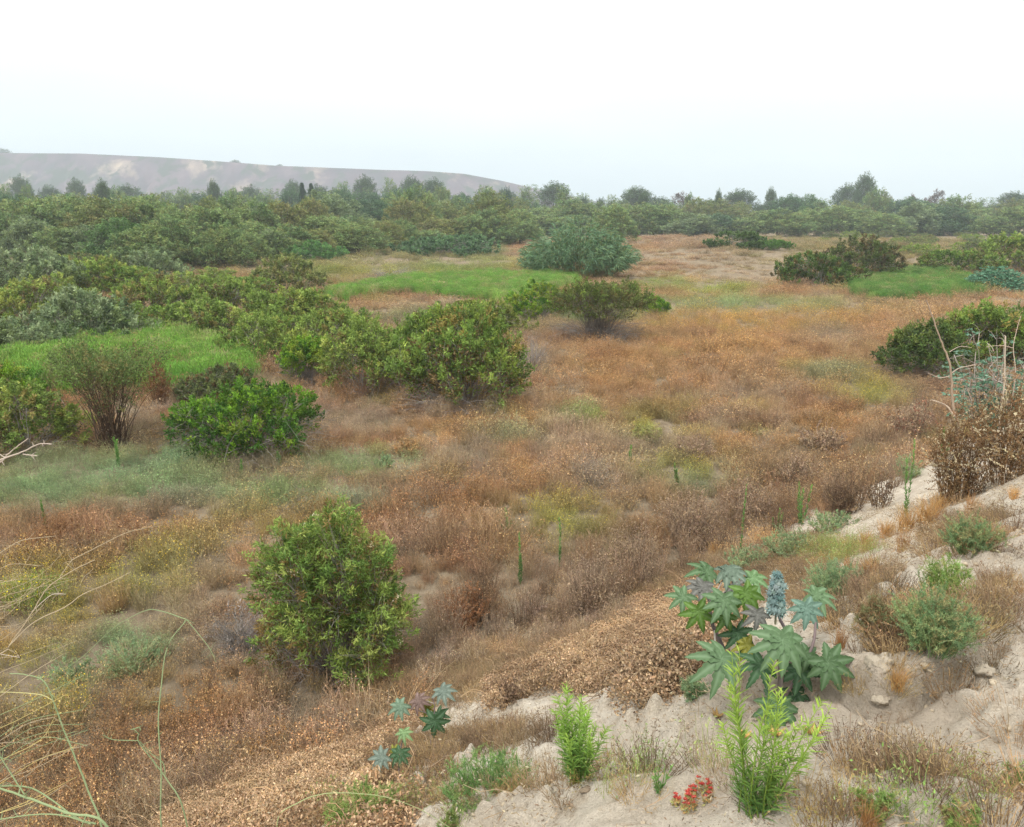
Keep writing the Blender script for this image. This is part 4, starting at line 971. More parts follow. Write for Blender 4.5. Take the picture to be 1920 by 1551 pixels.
    for pr, px, Y, pyt, w, lab in [
        (rnd, 1626, 330, 337, 46, 'tall round headed tree standing highest on the right skyline'), (A[1], 1612, 328, 350, 26, 'slim side crown leaning against the highest round headed tree'),
        (protos[3], 1660, 322, 360, 42, 'dusky brownish tree touching the right side of the highest round headed tree'),
        (A[2], 1712, 330, 371, 34, 'reddish brown tree, left of the two dead looking ones on the right skyline'), (A[2], 1742, 326, 375, 36, 'reddish brown tree, right of the two dead looking ones on the right skyline'),
        (rnd, 1448, 330, 361, 28, 'sparse see through tree standing alone on the right skyline'), (protos[6], 1522, 310, 366, 48, 'pale green broad crowned tree on the right skyline'), (protos[6], 1510, 262, 388, 40, 'yellow green tree in front of the pale broad crowned one'),
        (A[3], 1573, 318, 370, 30, 'dark pointed tree left of the highest round headed tree'), (A[0], 1842, 320, 374, 60, 'wide flat layered tree near the right end of the skyline'), (A[0], 1795, 320, 378, 24, 'small tree between the reddish trees and the flat layered tree'),
        (protos[0], 1294, 300, 367, 42, 'dark lumpy tree right of the mesa foot'), (rnd, 1347, 310, 364, 18, 'slender dark tree on the right skyline, thinnest of all'),
        (con, 566, 270, 346, 26, 'dark pointed conifer, left one of the pair in front of the mesa'), (con, 583, 268, 347, 25, 'dark pointed conifer, right one of the pair in front of the mesa'),
        (rnd, 190, 230, 349, 32, 'dark compact tree standing alone above the left thicket'), (A[0], 45, 190, 352, 44, 'ragged brownish tree top above the left thicket'), (A[0], 6, 240, 350, 34, 'tree cut by the left edge below the mesa'),
        (rnd, 402, 290, 349, 34, 'tall airy tree in front of the middle of the mesa'), (A[0], 345, 290, 356, 40, 'airy tree left of the tallest one before the mesa'), (protos[7], 640, 250, 352, 62, 'green rounded tree right of the pair of conifers'), (A[0], 690, 300, 357, 30, 'wispy tree right of the rounded tree by the conifers'),
        (protos[0], 778, 175, 354, 105, 'big dark dome shaped tree rising in front of the bare scars of the mesa'), (protos[4], 590, 150, 372, 100, 'big brownish olive dome shaped tree in front of the pair of conifers'), (protos[4], 525, 140, 398, 80, 'brownish tree below and left of the brownish olive dome'),
        (protos[3], 915, 170, 362, 110, 'broad dark tree in front of the right end of the mesa'), (A[3], 950, 240, 353, 26, 'tree with narrow top behind the broad dark tree'), (A[0], 1056, 250, 352, 40, 'tall dark tree where the mesa runs out'), (A[1], 1095, 330, 364, 26, 'faint round tree right of where the mesa runs out'), (A[1], 1126, 330, 367, 30, 'faint two headed tree right of where the mesa runs out'),
        (rnd, 1205, 300, 367, 26, 'dark knobbly tree between the mesa foot and the lumpy tree'), (protos[2], 1150, 170, 386, 100, 'grey green tree behind the right shoulder of the cane clump'), (protos[5], 1295, 215, 402, 110, 'pale rounded willow at the front of the right woodland, next to the brown rise'),
        (A[1], 440, 1255, 298, 24, 'tiny hazy tree on the rim of the mesa'), (A[1], 3, 1255, 276, 40, 'large hazy tree on the mesa rim at the left edge'), (A[1], 524, 1255, 307, 16, 'very small bush like tree on the mesa rim right of the tiny hazy one')]:
        if Y > 1000:
            loc = np.array([ray(px, pyt)[0] / ray(px, pyt)[1] * 1262, 1262, 0]); zt = CZ + ray(px, pyt)[2] / ray(px, pyt)[1] * 1262; w_ = w / F * 1262; h_ = w_ * .75; loc[2] = zt - h_
            r = root('tree', loc, lab, 'tree', None, 0, (w_ / 6, w_ / 6, h_ / 8)); part('trunk', pr[0], r); part('crown', pr[1], r)
        else: tree(pr, px, Y, pyt, w, lab, name='conifer' if pr is con else 'tree')
    # low olive scrub on the plain in front of the right woodland
    sp = []
    for k, pal in enumerate([G_OLIVE[:3], G_BRNW, [lin(110, 128, 76), lin(120, 122, 80)]]):
        L, W = auto_leaf(4, 1.7, 7000, .6, 1.1); wd, fo = gen_shrub(4, 1.7, None, 230, 30, L, W, pal, None, clear=.02, up=.3, nlobe=14, inner=.1); sp.append((wd.mesh('stems', M_WOOD), fo.mesh('foliage', M_LEAF)))
    for i in range(64):
        t = i / 64; py = 438 + 44 * rng.random() ** 1.2; px = rng.uniform(1480, 2060)
        if py > 478 - (0 if px > 1660 else 25): px = rng.uniform(1690, 2060)
        P = hit(px, py); k = rng.integers(0, 3); s = rng.uniform(.7, 1.5)
        r = root('scrub_bush', (P[0], P[1], P[2] - .1), 'low rounded olive scrub bush scattered over the plain before the right woodland', 'scrub bush', 'low scrub bushes on the plain before the right woodland', rng.uniform(0, 6.28), (s, s, s * rng.uniform(.6, 1.0)))
        part('stems', sp[k][0], r); part('foliage', sp[k][1], r)
# ================================================================ foreground plants
def clod_mat():
    m = leaf_mat('crusted_earth', .95, 0, spec=.05, var=.1); nt = m.node_tree; N = nt.nodes; L = nt.links
    p = [x for x in N if x.type == 'BSDF_PRINCIPLED'][0]; g = N.new('ShaderNodeNewGeometry'); n = N.new('ShaderNodeTexNoise'); n.inputs['Scale'].default_value = 60; n.inputs['Detail'].default_value = 6
    b = N.new('ShaderNodeBump'); b.inputs['Distance'].default_value = .012; L.new(g.outputs['Position'], n.inputs['Vector']); L.new(n.outputs['Fac'], b.inputs['Height']); L.new(b.outputs[0], p.inputs['Normal']); return m
M_CLOD = clod_mat()
from mathutils import Matrix
BACK = np.array([0, -cp, sp]); UPC = np.array([0, sp, cp]); RT = np.array([1., 0, 0]); ZUP = np.array([0, 0, 1.])
def xf(qb, M):
    M = np.array(M)
    for i, v in enumerate(qb.V): qb.V[i] = (v @ M[:3, :3].T + M[:3, 3]).astype(np.float32)
    return qb
def leaf_frame(ang, tilt, lean=0):
    n = unit((1 - tilt) * BACK + tilt * ZUP + lean * RT); a = math.radians(ang)
    v = math.cos(a) * RT - math.sin(a) * UPC; v = unit(v - n * v.dot(n)); x = np.cross(v, n) * 1.0
    # columns: X, Y, Z with -Y the main lobe
    Y = -v; X = np.cross(Y, n); return np.column_stack([X, Y, n])

BG1 = lin(92, 118, 82); BG2 = lin(78, 104, 68); OLV = lin(84, 114, 46); PUR = lin(98, 98, 92); DKG = lin(60, 90, 58); YEL = lin(128, 128, 48); GYG = lin(110, 124, 112); RED = lin(116, 96, 88)
def castor(label, base_px, list_, stems, dep_off=0, spike=None, thick=.016, twist=0):
    B = hit(*base_px); dep = float(project(*B)[2]) + dep_off
    r = root('castor_bean_plant', B, label, 'castor bean plant')
    st = QB(); nodes = []
    for pts, rad in stems:
        W = np.array([at(a, b, dep + dz) for a, b, dz in pts]) - B
        if pts[0][2] == 0: W[0] = W[0] * [1, 1, 1]; W[0][2] = min(W[0][2], float(H(*(W[0] + B)[:2])) - B[2] - .02)
        sp_ = spline(W, 12)[None]; nodes.append(sp_[0]); tubes(st, sp_, np.linspace(rad, rad * .6, 12)[None], jit([lin(132, 118, 118)], 1)[0], 7)
    allp = np.vstack(nodes)
    for (px, py, R, ang, tilt, col, dz, nl) in list_:
        c = at(px, py, dep + dz) - B; Rm = R * 1.12 / F * (dep + dz)
        q = castor_leaf(Rm, nl, col, col * 1.25 + .05, droop=rng.uniform(.25, .5), cup=rng.uniform(.05, .2))
        A = leaf_frame(ang, tilt, rng.uniform(-.15, .15)); M = np.eye(4); M[:3, :3] = A; M[:3, 3] = c
        o = part('leaf', xf(q, M).mesh('leaf', M_WAX, smooth=True), r)
        dd = np.linalg.norm(allp - c, axis=1) + .25 * np.maximum(allp[:, 2] - c[2] + .05, 0) * 2; s = allp[np.argmin(dd)]
        mid = (s + c) / 2 + np.array([0, 0, .02]) - A[:, 2] * .03
        tubes(st, spline([s, mid, c - A[:, 2] * .004], 8)[None], np.linspace(.0045, .003, 8)[None] * (Rm / .13) ** .5, lin(168, 160, 150), 5)
    part('stem', st.mesh('stem', M_WAX, smooth=True), r)
    if spike:
        (px, py0, py1, wpx, dz) = spike; q = QB(); top = at(px, py0, dep + dz) - B; bot = at(px, py1, dep + dz) - B; Rr = wpx / 2 / F * dep
        for i in range(62):
            t = (i + .5) / 62; a = i * 2.4; rr_ = Rr * (1.0 - .72 * t ** 1.4) * .72 * (1 if t > .08 else .7)
            c = bot + (top - bot) * t + np.array([math.cos(a), math.sin(a), 0]) * rr_ * rng.uniform(.7, 1.25) + rng.normal(size=3) * .006
            spiky_fruit(q, c, .0145 * (1.1 - .45 * t), jit([lin(128, 150, 146), lin(142, 160, 154), lin(110, 136, 134)], 1, .1)[0])
        tubes(q, np.stack([bot - ZUP * .05, (bot + top) / 2, top])[None], .005, lin(150, 146, 120), 5)
        part('seed_spike', q.mesh('seed_spike', M_WAX), r)
    return r

def build_castors():
    castor('large castor bean plant with star leaves and blue grey seed spike on the sandy bank', (1448, 1335),
        [(1466, 1201, 62, 95, .45, BG1, -.10, 9), (1352, 1236, 60, 125, .5, BG1, -.12, 8), (1553, 1243, 52, 50, .35, BG2, -.06, 8), (1512, 1141, 38, 80, .35, lin(104, 132, 116), .1, 8),
         (1528, 1118, 40, 30, .7, BG1, .16, 8), (1419, 1152, 32, 100, .4, PUR, .02, 7), (1356, 1126, 42, 100, .35, BG1, .05, 8), (1398, 1113, 42, 75, .35, OLV, .1, 8),
         (1309, 1146, 40, 75, .15, OLV, .1, 7), (1281, 1119, 34, 140, .4, BG1, .2, 7), (1316, 1100, 36, 110, .6, PUR, .22, 8), (1364, 1072, 44, 0, .8, lin(96, 112, 96), .3, 9),
         (1382, 1186, 36, 80, .2, DKG, .14, 7), (1401, 1209, 30, 160, .4, YEL, .12, 7), (1425, 1245, 44, 120, .4, DKG, .0, 7), (1497, 1256, 44, 60, .35, DKG, .02, 7),
         (1458, 1325, 50, 100, .5, lin(72, 98, 64), -.04, 8), (1325, 1072, 40, 170, .6, BG2, .3, 7), (1358, 1155, 34, 90, .2, lin(92, 124, 62), .12, 6), (1510, 1228, 40, 15, .5, BG2, .03, 7), (1376, 1100, 26, 60, .5, PUR, .24, 7),
         (1410, 1085, 34, 40, .6, lin(98, 128, 84), .3, 7), (1492, 1300, 34, 70, .4, DKG, .05, 7)],
        [([(1448, 1345, 0), (1462, 1290, .02), (1462, 1240, .02), (1440, 1190, .06), (1420, 1150, .1)], .013), ([(1462, 1260, .02), (1480, 1200, .08), (1462, 1160, .1), (1456, 1120, .08)], .009),
         ([(1355, 1215, .2), (1344, 1190, .18), (1334, 1165, .16), (1330, 1130, .2)], .011), ([(1470, 1240, .0), (1520, 1220, .04), (1530, 1160, .1)], .008)],
        spike=(1456, 1072, 1150, 34, .04))
    castor('small castor bean seedling with blue grey and reddish leaves beside the brown stick', (806, 1408),
        [(830, 1296, 26, 60, .55, GYG, 0, 8), (784, 1314, 24, 40, .5, RED, .02, 8), (751, 1325, 26, 130, .5, lin(104, 126, 104), .02, 8), (800, 1330, 18, 20, .3, lin(120, 120, 44), .08, 7), (815, 1352, 32, 95, .15, DKG, -.03, 7), (822, 1340, 22, 60, .4, DKG, .02, 7)],
        [([(806, 1412, 0), (810, 1370, .02), (815, 1330, .03), (812, 1310, .03)], .007)])
    castor('smaller castor bean seedling below the other one, dull green leaves over rusty weeds', (752, 1478),
        [(757, 1374, 20, 80, .5, lin(112, 138, 92), 0, 7), (750, 1413, 26, 100, .5, DKG, 0, 8), (716, 1420, 26, 150, .5, GYG, 0, 8), (738, 1406, 14, 20, .4, YEL, .05, 6)],
        [([(752, 1482, 0), (748, 1440, .02), (750, 1410, .02), (757, 1380, .02)], .006)])
    # distant castor beans: dense mounds of small star leaves
    for spec, lab, nn, Ls in (((1864, 552, 498, 118), 'blue green broad leaved mound at the right edge beside the right rush bed', 900, .24),):
        loc, h, w = fit(*spec); r = root('castor_bean_plant', loc, lab, 'castor bean plant'); q, wd = QB(), QB()
        u = rand_unit(nn); u[:, 2] = np.abs(u[:, 2]); p = u * [w / 2, w / 2, h] * rng.uniform(.65, 1, (nn, 1))
        for i in range(7):
            a = rng.uniform(0, 6.28, nn); D = np.column_stack([np.cos(a), np.sin(a), rng.uniform(-.6, .2, nn)]); leaves(q, p, D, Ls * rng.uniform(.7, 1.2, nn), Ls * .4, jit([lin(98, 142, 112), lin(84, 128, 100), lin(116, 154, 124)], nn))
        b = p[:60]; tubes(wd, paths_to(60, 5, b * [.1, .1, 0], b, .2, .04), .02, lin(120, 118, 90)); part('stem', wd.mesh('stem', M_WOOD), r); part('foliage', q.mesh('foliage', M_LEAF), r)
    # tangled pale castor at the right edge
    loc = at(1858, 745, 15.5); loc[2] = float(H(loc[0], loc[1])); zt = at(1858, 628, 15.5)[2]; h = zt - loc[2]; w = 150 / F * 15.5
    r = root('castor_bean_plant', loc, 'half dead blue green shrub tangled with bleached branches at the right edge', 'castor bean plant'); q, wd = QB(), QB()
    n = 50; az = rng.uniform(0, 6.28, n); tp = np.column_stack([np.cos(az) * w / 2 * rng.random(n), np.sin(az) * w / 2 * rng.random(n), h * rng.uniform(.55, 1, n)]); b = tp * [.25, .25, 0]
    P = paths_to(n, 8, b, tp, .1, .07); tubes(wd, P, np.linspace(1, .35, 8)[None] * .016, jit([lin(176, 166, 156), lin(150, 140, 128)], n), 4)
    nb = 240; k = rng.integers(0, n, nb); s = P[k, rng.integers(3, 8, nb)]; e_ = s + rand_unit(nb) * [.35, .35, .22]; B2 = paths_to(nb, 5, s, e_, .1, .1); tubes(wd, B2, np.linspace(1, .4, 5)[None] * .007, jit([lin(186, 176, 166), lin(160, 150, 140)], nb), 3)
    m = 420; k = rng.integers(0, nb, m); p = B2[k, -1] + rng.normal(size=(m, 3)) * .08 - [0, 0, .12]
    for i in range(7):
        a = rng.uniform(0, 6.28, m); D = np.column_stack([np.cos(a), np.sin(a), rng.uniform(-.7, .3, m)]); leaves(q, p, D, .10 * rng.uniform(.7, 1.2, m), .035, jit([lin(110, 146, 122), lin(92, 128, 104), lin(130, 158, 136)], m))
    part('stem', wd.mesh('stem', M_WOOD), r); part('foliage', q.mesh('foliage', M_LEAF), r)

def wand_plant(name, label, cat, pxb, pyt, wpx, nst, nl, L, W, lo, hi, stc, group=None, base=None, r=.003, **kw):
    B = hit(*pxb); loc, h = fit_xy(B[:2], pxb[0], pyt); dep = float(project(*loc)[2]); sw = wpx / 2 / F * dep
    wd, fo = narrow_stems(nst, h, sw, nl, L, W, lo, hi, stc, r=r, **kw)
    o = root(name, loc, label, cat, group); part('stems', wd.mesh('stems', M_LEAF), o); part('leaves', fo.mesh('foliage', M_LEAF), o); return o

def build_wands():
    lo, hi = lin(88, 124, 66), lin(164, 192, 80); sc_ = lin(118, 140, 62)
    wand_plant('horseweed', 'tall bright yellow green horseweed with many narrow leaved stems beside the red flowers', 'weed', (1405, 1528), 1246, 240, 16, 100, .058, .0034, lo, hi, sc_, r=.0030, start=.1, upleaf=.62)
    wand_plant('horseweed', 'second bright green horseweed, shorter and bushier, in the middle of the sandy edge', 'weed', (1082, 1465), 1290, 115, 20, 100, .055, .0036, lin(92, 134, 68), lin(156, 188, 84), sc_, r=.0028, start=.15, upleaf=.6)
    L1, H1 = lin(92, 132, 76), lin(128, 168, 88); S1 = lin(120, 128, 84)
    for pb, pt, w, n, lab in [((1388, 1062), 908, 30, 1, 'tall single green wand weed rising above the large castor bean plant'), ((1702, 975), 822, 40, 2, 'tall green wand weed beside the brown seeded bush on the right bank'),
         ((1048, 1070), 972, 16, 1, 'single upright green wand weed, brightest in the brown weeds above the tan mat'), ((976, 1096), 1000, 22, 2, 'pair of upright green wand weeds left of the brightest single one'),
         ((952, 1012), 956, 40, 3, 'small cluster of green wand weeds farthest left above the bright single one'), ((1272, 925), 868, 24, 2, 'green wand weed among yellow flowers in the middle of the flat'), ((1182, 880), 836, 10, 1, 'thin green wand weed near the pale grass tuft on the flat'),
         ((85, 1005), 936, 14, 1, 'single green wand weed rising from the blue green weeds at the left'), ((740, 1232), 1190, 16, 1, 'short green wand weed at the right foot of the cream flowered shrub'), ((1500, 985), 905, 40, 4, 'loose cluster of green wand weeds below the dark brown bushes'),
         ((1452, 1010), 950, 30, 3, 'small green wand weeds at the toe of the bank under the brown weeds'), ((1765, 870), 800, 20, 2, 'yellowish wand weed against the brown seeded bush'), ((452, 900), 862, 16, 2, 'short green wand weed below the spreading lime tipped bush'), ((527, 880), 846, 18, 2, 'bright short sprout below the right side of the spreading lime tipped bush'),
         ((222, 880), 820, 14, 2, 'bright green wand weed at the foot of the leggy brown stemmed shrub'), ((1238, 1480), 1440, 70, 6, 'sparse dark stemmed weed between the two bright horseweeds')]:
        B = hit(*pb); dep = float(project(*B)[2]); L = max(.05, .0045 * dep)
        wand_plant('wand_weed', lab, 'weed', pb, pt, w, n, 14 if n > 5 else 170 if n < 3 else 110, L * (.6 if n > 5 else 1), L * .2 * (.5 if n > 5 else 1), L1, H1, S1, r=.0025 + .0002 * dep, start=.08, upleaf=.75)

def build_soft():
    SG = [lin(138, 162, 112), lin(120, 150, 104), lin(158, 172, 116), lin(170, 160, 112)]; YG2 = [lin(140, 166, 90), lin(124, 152, 82), lin(164, 168, 104)]; BGs = [lin(146, 170, 126), lin(130, 158, 114), lin(160, 176, 126)]
    TS = lin(178, 160, 126)
    for spec, pal, n, lab in [((918, 1492, 1408, 200), [lin(124, 160, 92), lin(108, 146, 84), lin(144, 172, 102)], 120, 'soft green feathery weed mound between the castor seedlings and the shorter horseweed'),
        ((690, 1556, 1482, 180), YG2, 80, 'pale yellow green feathery weed at the bottom edge left of the sand'), ((1562, 1128, 1040, 125), BGs, 90, 'rounded blue green saltbush just behind the large castor seed spike'),
        ((1742, 1268, 1090, 165), SG, 110, 'tall straggly pale green saltbush on the crumbling bank right of the large castor'), ((1770, 1130, 1035, 110), YG2, 60, 'pale green saltbush directly above the tallest straggly one'),
        ((1815, 1048, 958, 130), SG + [lin(150, 116, 84)], 90, 'brownish green saltbush high on the bank at the right'), ((1478, 1050, 985, 110), BGs, 70, 'blue green saltbush at the toe of the bank under the wand weeds'), ((1560, 1000, 960, 120), BGs, 60, 'blue green saltbush between golden grass tufts and the dark bushes'),
        ((1405, 1076, 1020, 120), BGs, 60, 'thin grey green weed behind the top leaves of the large castor'), ((1298, 1312, 1262, 50), BGs, 30, 'little grey green weed left of the large castor on the sand'), ((1640, 1195, 1110, 90), [lin(150, 140, 100), lin(128, 138, 96), lin(140, 112, 80)], 70, 'grey brown weed in front of the blue green saltbush'),
        ((1700, 900, 850, 60), BGs, 40, 'grey green weed beside the wand weed on the right bank'), ((1640, 1545, 1470, 90), YG2 + [lin(160, 120, 88)], 22, 'reddish green weed at the bottom edge right of the tall horseweed'), ((1905, 1480, 1450, 60), YG2, 16, 'small bright weed on the sand at the right edge'),
        ((1800, 1560, 1522, 90), YG2 + [lin(176, 150, 110)], 18, 'low yellowish weed at the bottom edge near the right corner'), ((850, 1560, 1530, 70), YG2, 14, 'tiny yellowish weed on the pale sand at the bottom edge'),
        ((255, 1275, 1190, 150), BGs, 80, 'pale blue green weed patch amid reddish weeds at the left'), ((130, 1290, 1235, 110), BGs, 50, 'pale grey green weed left of the blue green weed patch'), ((60, 1160, 1060, 150), [lin(126, 152, 70), lin(150, 160, 76)], 60, 'green mustard with yellow flowers beneath the pale dry branches'),
        ((1212, 836, 790, 70), [lin(178, 176, 110), lin(160, 164, 98)], 60, 'pale straw green tuft standing out on the brown flat'), ((766, 860, 816, 60), [lin(192, 156, 108), lin(176, 144, 100)], 50, 'bright orange brown weed in front of the tallest bush on the flat'), ((722, 880, 850, 40), BGs, 30, 'little blue green weed below the bright orange brown one')]:
        loc, h, w = fit(*spec, foot=.2); dep = float(project(*loc)[2]); near = dep < 6.5; L = max(.013, .0022 * dep)
        yl = 'yellow flowers' in lab
        wd, fo = wispy(h, w, int(n * 1.3), 150 if near else 90, L, L * (.17 if near else .34), pal, TS if dep > 7 else pal[0] * .9, r=.0011 + .0003 * dep, bits=160 if yl else 0, bitcol=[lin(226, 206, 40)], flat=.5)
        r = root('soft_weed', loc, lab, 'weed'); part('stems', wd.mesh('stems', M_WOOD), r); part('leaves', fo.mesh('foliage', M_LEAF), r)
    # brown seeded bushes
    DBW = [lin(142, 112, 80), lin(120, 94, 68), lin(158, 130, 94), lin(206, 190, 158)]; DB2 = [lin(124, 102, 82), lin(104, 86, 72), lin(150, 126, 98)]; GB = [lin(164, 142, 120), lin(146, 124, 104), lin(182, 158, 128)]
    for spec, pal, n, nl, bl, lab in [((1795, 945, 740, 130), DBW, 120, 150, .020, 'brown seeded bush with pale husks standing at the top of the right bank'), ((1890, 905, 688, 180), DBW, 140, 150, .020, 'tall brown seeded bush cut by the right edge above the sandy bank'),
        ((1588, 968, 870, 100), DB2, 60, 70, .022, 'dark brown withered bush with black stems at the toe of the right bank'), ((1650, 955, 880, 70), DB2, 36, 60, .020, 'thin blackish withered weed with a dark seed head right of the dark brown bush'),
        ((1400, 985, 890, 130), GB, 90, 70, .018, 'grey brown withered bush upslope of the tall wand weed'), ((1290, 1035, 900, 130), GB, 110, 70, .017, 'mauve brown withered bush with dark upright stems left of the tall wand weed'),
        ((1185, 1110, 960, 120), GB, 100, 60, .016, 'leggy brown withered bush right of the brightest wand weed'), ((1110, 1170, 1010, 130), GB, 100, 60, .016, 'leggy brown withered bush standing just above the tan mat'), ((870, 1190, 1090, 110), [lin(170, 126, 90), lin(150, 108, 78)], 90, 80, .016, 'rounded rusty weed right of the cream flowered shrub'),
        ((1540, 860, 790, 110), GB, 90, 70, .018, 'mauve grey weed mound below the right side of the flat'), ((1710, 830, 745, 110), GB + [lin(150, 104, 84)], 90, 80, .018, 'mauve brown weed mound at the foot of the dead leaning stem'), ((960, 1320, 1265, 60), DB2 + GB, 40, 60, .014, 'small dark brown weed right of the castor seedlings'),
        ((300, 760, 668, 60), [lin(140, 104, 72), lin(122, 90, 66)], 50, 60, .03, 'rust brown dead bush spire in front of the left rush bed'), ((1500, 925, 850, 90), GB, 70, 70, .018, 'dull grey brown weed mound between the two mauve ones'), ((1300, 870, 815, 90), GB, 50, 60, .018, 'thin grey weed in the middle of the flat right of the straw green tuft')]:
        loc, h, w = fit(*spec, foot=.2); dep = float(project(*loc)[2]); L = max(bl, .0018 * dep)
        wd, fo = wispy(h, w, n, nl, L, L * .55, pal, pal[0] * .7, r=.0013 + .00028 * dep, flat=.35)
        r = root('withered_bush', loc, lab, 'dead bush'); part('stems', wd.mesh('stems', M_WOOD), r); part('seed_heads', fo.mesh('seed_heads', M_WOOD), r)
    # belt of leggy weeds along the foot of the bank
    pr = []
    for pal in (GB, DB2, [lin(160, 128, 96), lin(140, 108, 82), lin(186, 160, 124)]):
        wd, fo = wispy(1, 1, 60, 30, .02, .011, pal, pal[0] * .85, r=.0036, flat=.3); pr.append((wd.mesh('stems', M_WOOD), fo.mesh('seed_heads', M_WOOD)))
    for i in range(50):
        t = rng.random(); px = 820 + 900 * t; py = np.interp(px, [820, 1050, 1220, 1400, 1560, 1720], [1250, 1195, 1110, 1040, 985, 900]) - abs(rng.normal()) * 55
        P = hit(px, py); k = rng.integers(0, 3); s = rng.uniform(.55, 1.05)
        r = root('withered_weed', P, 'leggy brown withered weed in the belt along the foot of the bank', 'dead weed', 'leggy withered weeds along the foot of the bank', rng.uniform(0, 6.28), (s * .8, s * .8, s)); part('stems', pr[k][0], r); part('seed_heads', pr[k][1], r)
    # golden tufts
    tf = [grass_tuft(.3, .3, 240, [lin(206, 164, 106), lin(186, 140, 88), lin(216, 182, 128)], .0035, .3).mesh('grass_tuft', M_LEAF), grass_tuft(.3, .22, 170, [lin(190, 148, 96), lin(170, 126, 84)], .0035, .2).mesh('grass_tuft', M_LEAF)]
    for px, py, hpx, k, lab in [(1662, 1008, 46, 0, 'golden grass tuft in the row on the bank crest, leftmost'), (1692, 1035, 56, 1, 'narrow golden grass tuft below the row on the bank crest'), (1700, 995, 60, 0, 'golden grass tuft on the bank crest below the wand weed'), (1738, 985, 66, 0, 'largest golden grass tuft on the bank crest'),
        (1760, 960, 50, 0, 'golden grass tuft touching the foot of the brown seeded bush'), (1622, 1028, 44, 1, 'golden grass tuft beside the saltbush under the bank crest'), (1630, 1090, 60, 1, 'tall rusty tuft on the left shoulder of the white sand'), (1588, 1075, 40, 1, 'rusty tuft between the sand shoulder and the blue green saltbush'),
        (1820, 965, 50, 1, 'brownish tuft under the brown seeded bush'), (1900, 935, 30, 0, 'short golden tuft on the bank crest at the right edge'), (1680, 1290, 60, 0, 'straw coloured spray below the straggly pale green saltbush'), (1340, 1040, 34, 0, 'flattened golden tuft at the toe of the bank, upper one'), (1300, 1062, 34, 0, 'flattened golden tuft at the toe of the bank, lower one'),
        (1625, 1560, 76, 1, 'rusty grass tuft at the bottom edge right of the tall horseweed'), (1575, 1215, 50, 1, 'rusty tuft right of the castor leaves on the bank'), (1370, 1005, 26, 0, 'small golden tuft at the foot of the grey brown bush'), (670, 1560, 70, 1, 'brown grass tuft at the bottom edge beside the feathery weed')]:
        P = hit(px, py); dep = float(project(*P)[2]); s = hpx / F * dep / .3
        o = single('grass_tuft', tf[k], P, rng.uniform(0, 6), (s, s, s)); tag(o, lab, 'grass tuft')
    # dry fan of stems and a scatter of long straw sprays
    for (px, py, hp, wp), lab in (((745, 1362, 120, 210), 'wide fan of dry straw stems left of the castor seedlings'), ((1105, 1235, 70, 90), 'small fan of dark dry stems leaning over the tan mat'), ((1220, 1040, 60, 100), 'pale dry stems fanning over the toe of the bank')):
        P = hit(px, py); dep = float(project(*P)[2]); q = grass_tuft(hp / F * dep, wp / F * dep * 1.1, 70, [lin(190, 164, 128), lin(160, 134, 104), lin(206, 184, 150)], .0055, .5)
        o = single('dry_stem_fan', q.mesh('dry_stem_fan', M_WOOD), P); tag(o, lab, 'dry stems')

def stalk(q, pts, r0, r1, col, k=None):
    P = np.array([at(*p) for p in pts]); k = k or max(12, 6 * len(pts)); S = spline(P, k)
    S += np.cumsum(rng.normal(size=S.shape) * .0008, 0); tubes(q, S[None], np.linspace(r0, r1, k)[None], col, 6); return S
def down(pts, n=.9):
    """carry a stalk on down to the soil"""
    p = at(*pts[0]); g = float(H(p[0], p[1])); return p, g

def stalk_thing(name, label, cat, paths, base=(.04, 0)):
    """paths: list of (points (px,py,depth), r0, r1, colour); the first one is carried down to the ground"""
    p0 = at(*paths[0][0][0]); g = float(H(p0[0] + .05, p0[1])); B = np.array([p0[0] + base[0], p0[1] + base[1], float(H(p0[0] + base[0], p0[1] + base[1]))])
    r = root(name, B, label, cat)
    for i, (pts, r0, r1, col) in enumerate(paths):
        W = np.array([at(*p) for p in pts]) - B; r0 *= .74; r1 *= .74
        if i == 0 or pts[0][:2] == paths[0][0][0][:2]:
            if p0[2] - g > .02: W = np.vstack([[rng.uniform(-.02, .02), 0, -.03], W[0] * [.6, .6, .5], W])
        k = max(14, 6 * len(W)); S = spline(W, k); S[1:-1] += rng.normal(size=(k - 2, 3)) * r0 * .12
        q = QB(); tubes(q, S[None], np.linspace(r0, r1, k)[None], col, 6)
        m = 5; kk = rng.integers(k // 2, k, m); T = rand_unit(m) * .035   # little side stubs
        tubes(q, paths_to(m, 4, S[kk], S[kk] + T, .05, .06), np.linspace(r1, r1 * .4, 4)[None], col, 3)
        part('stem', q.mesh('stem', M_WOOD), r)
    return r

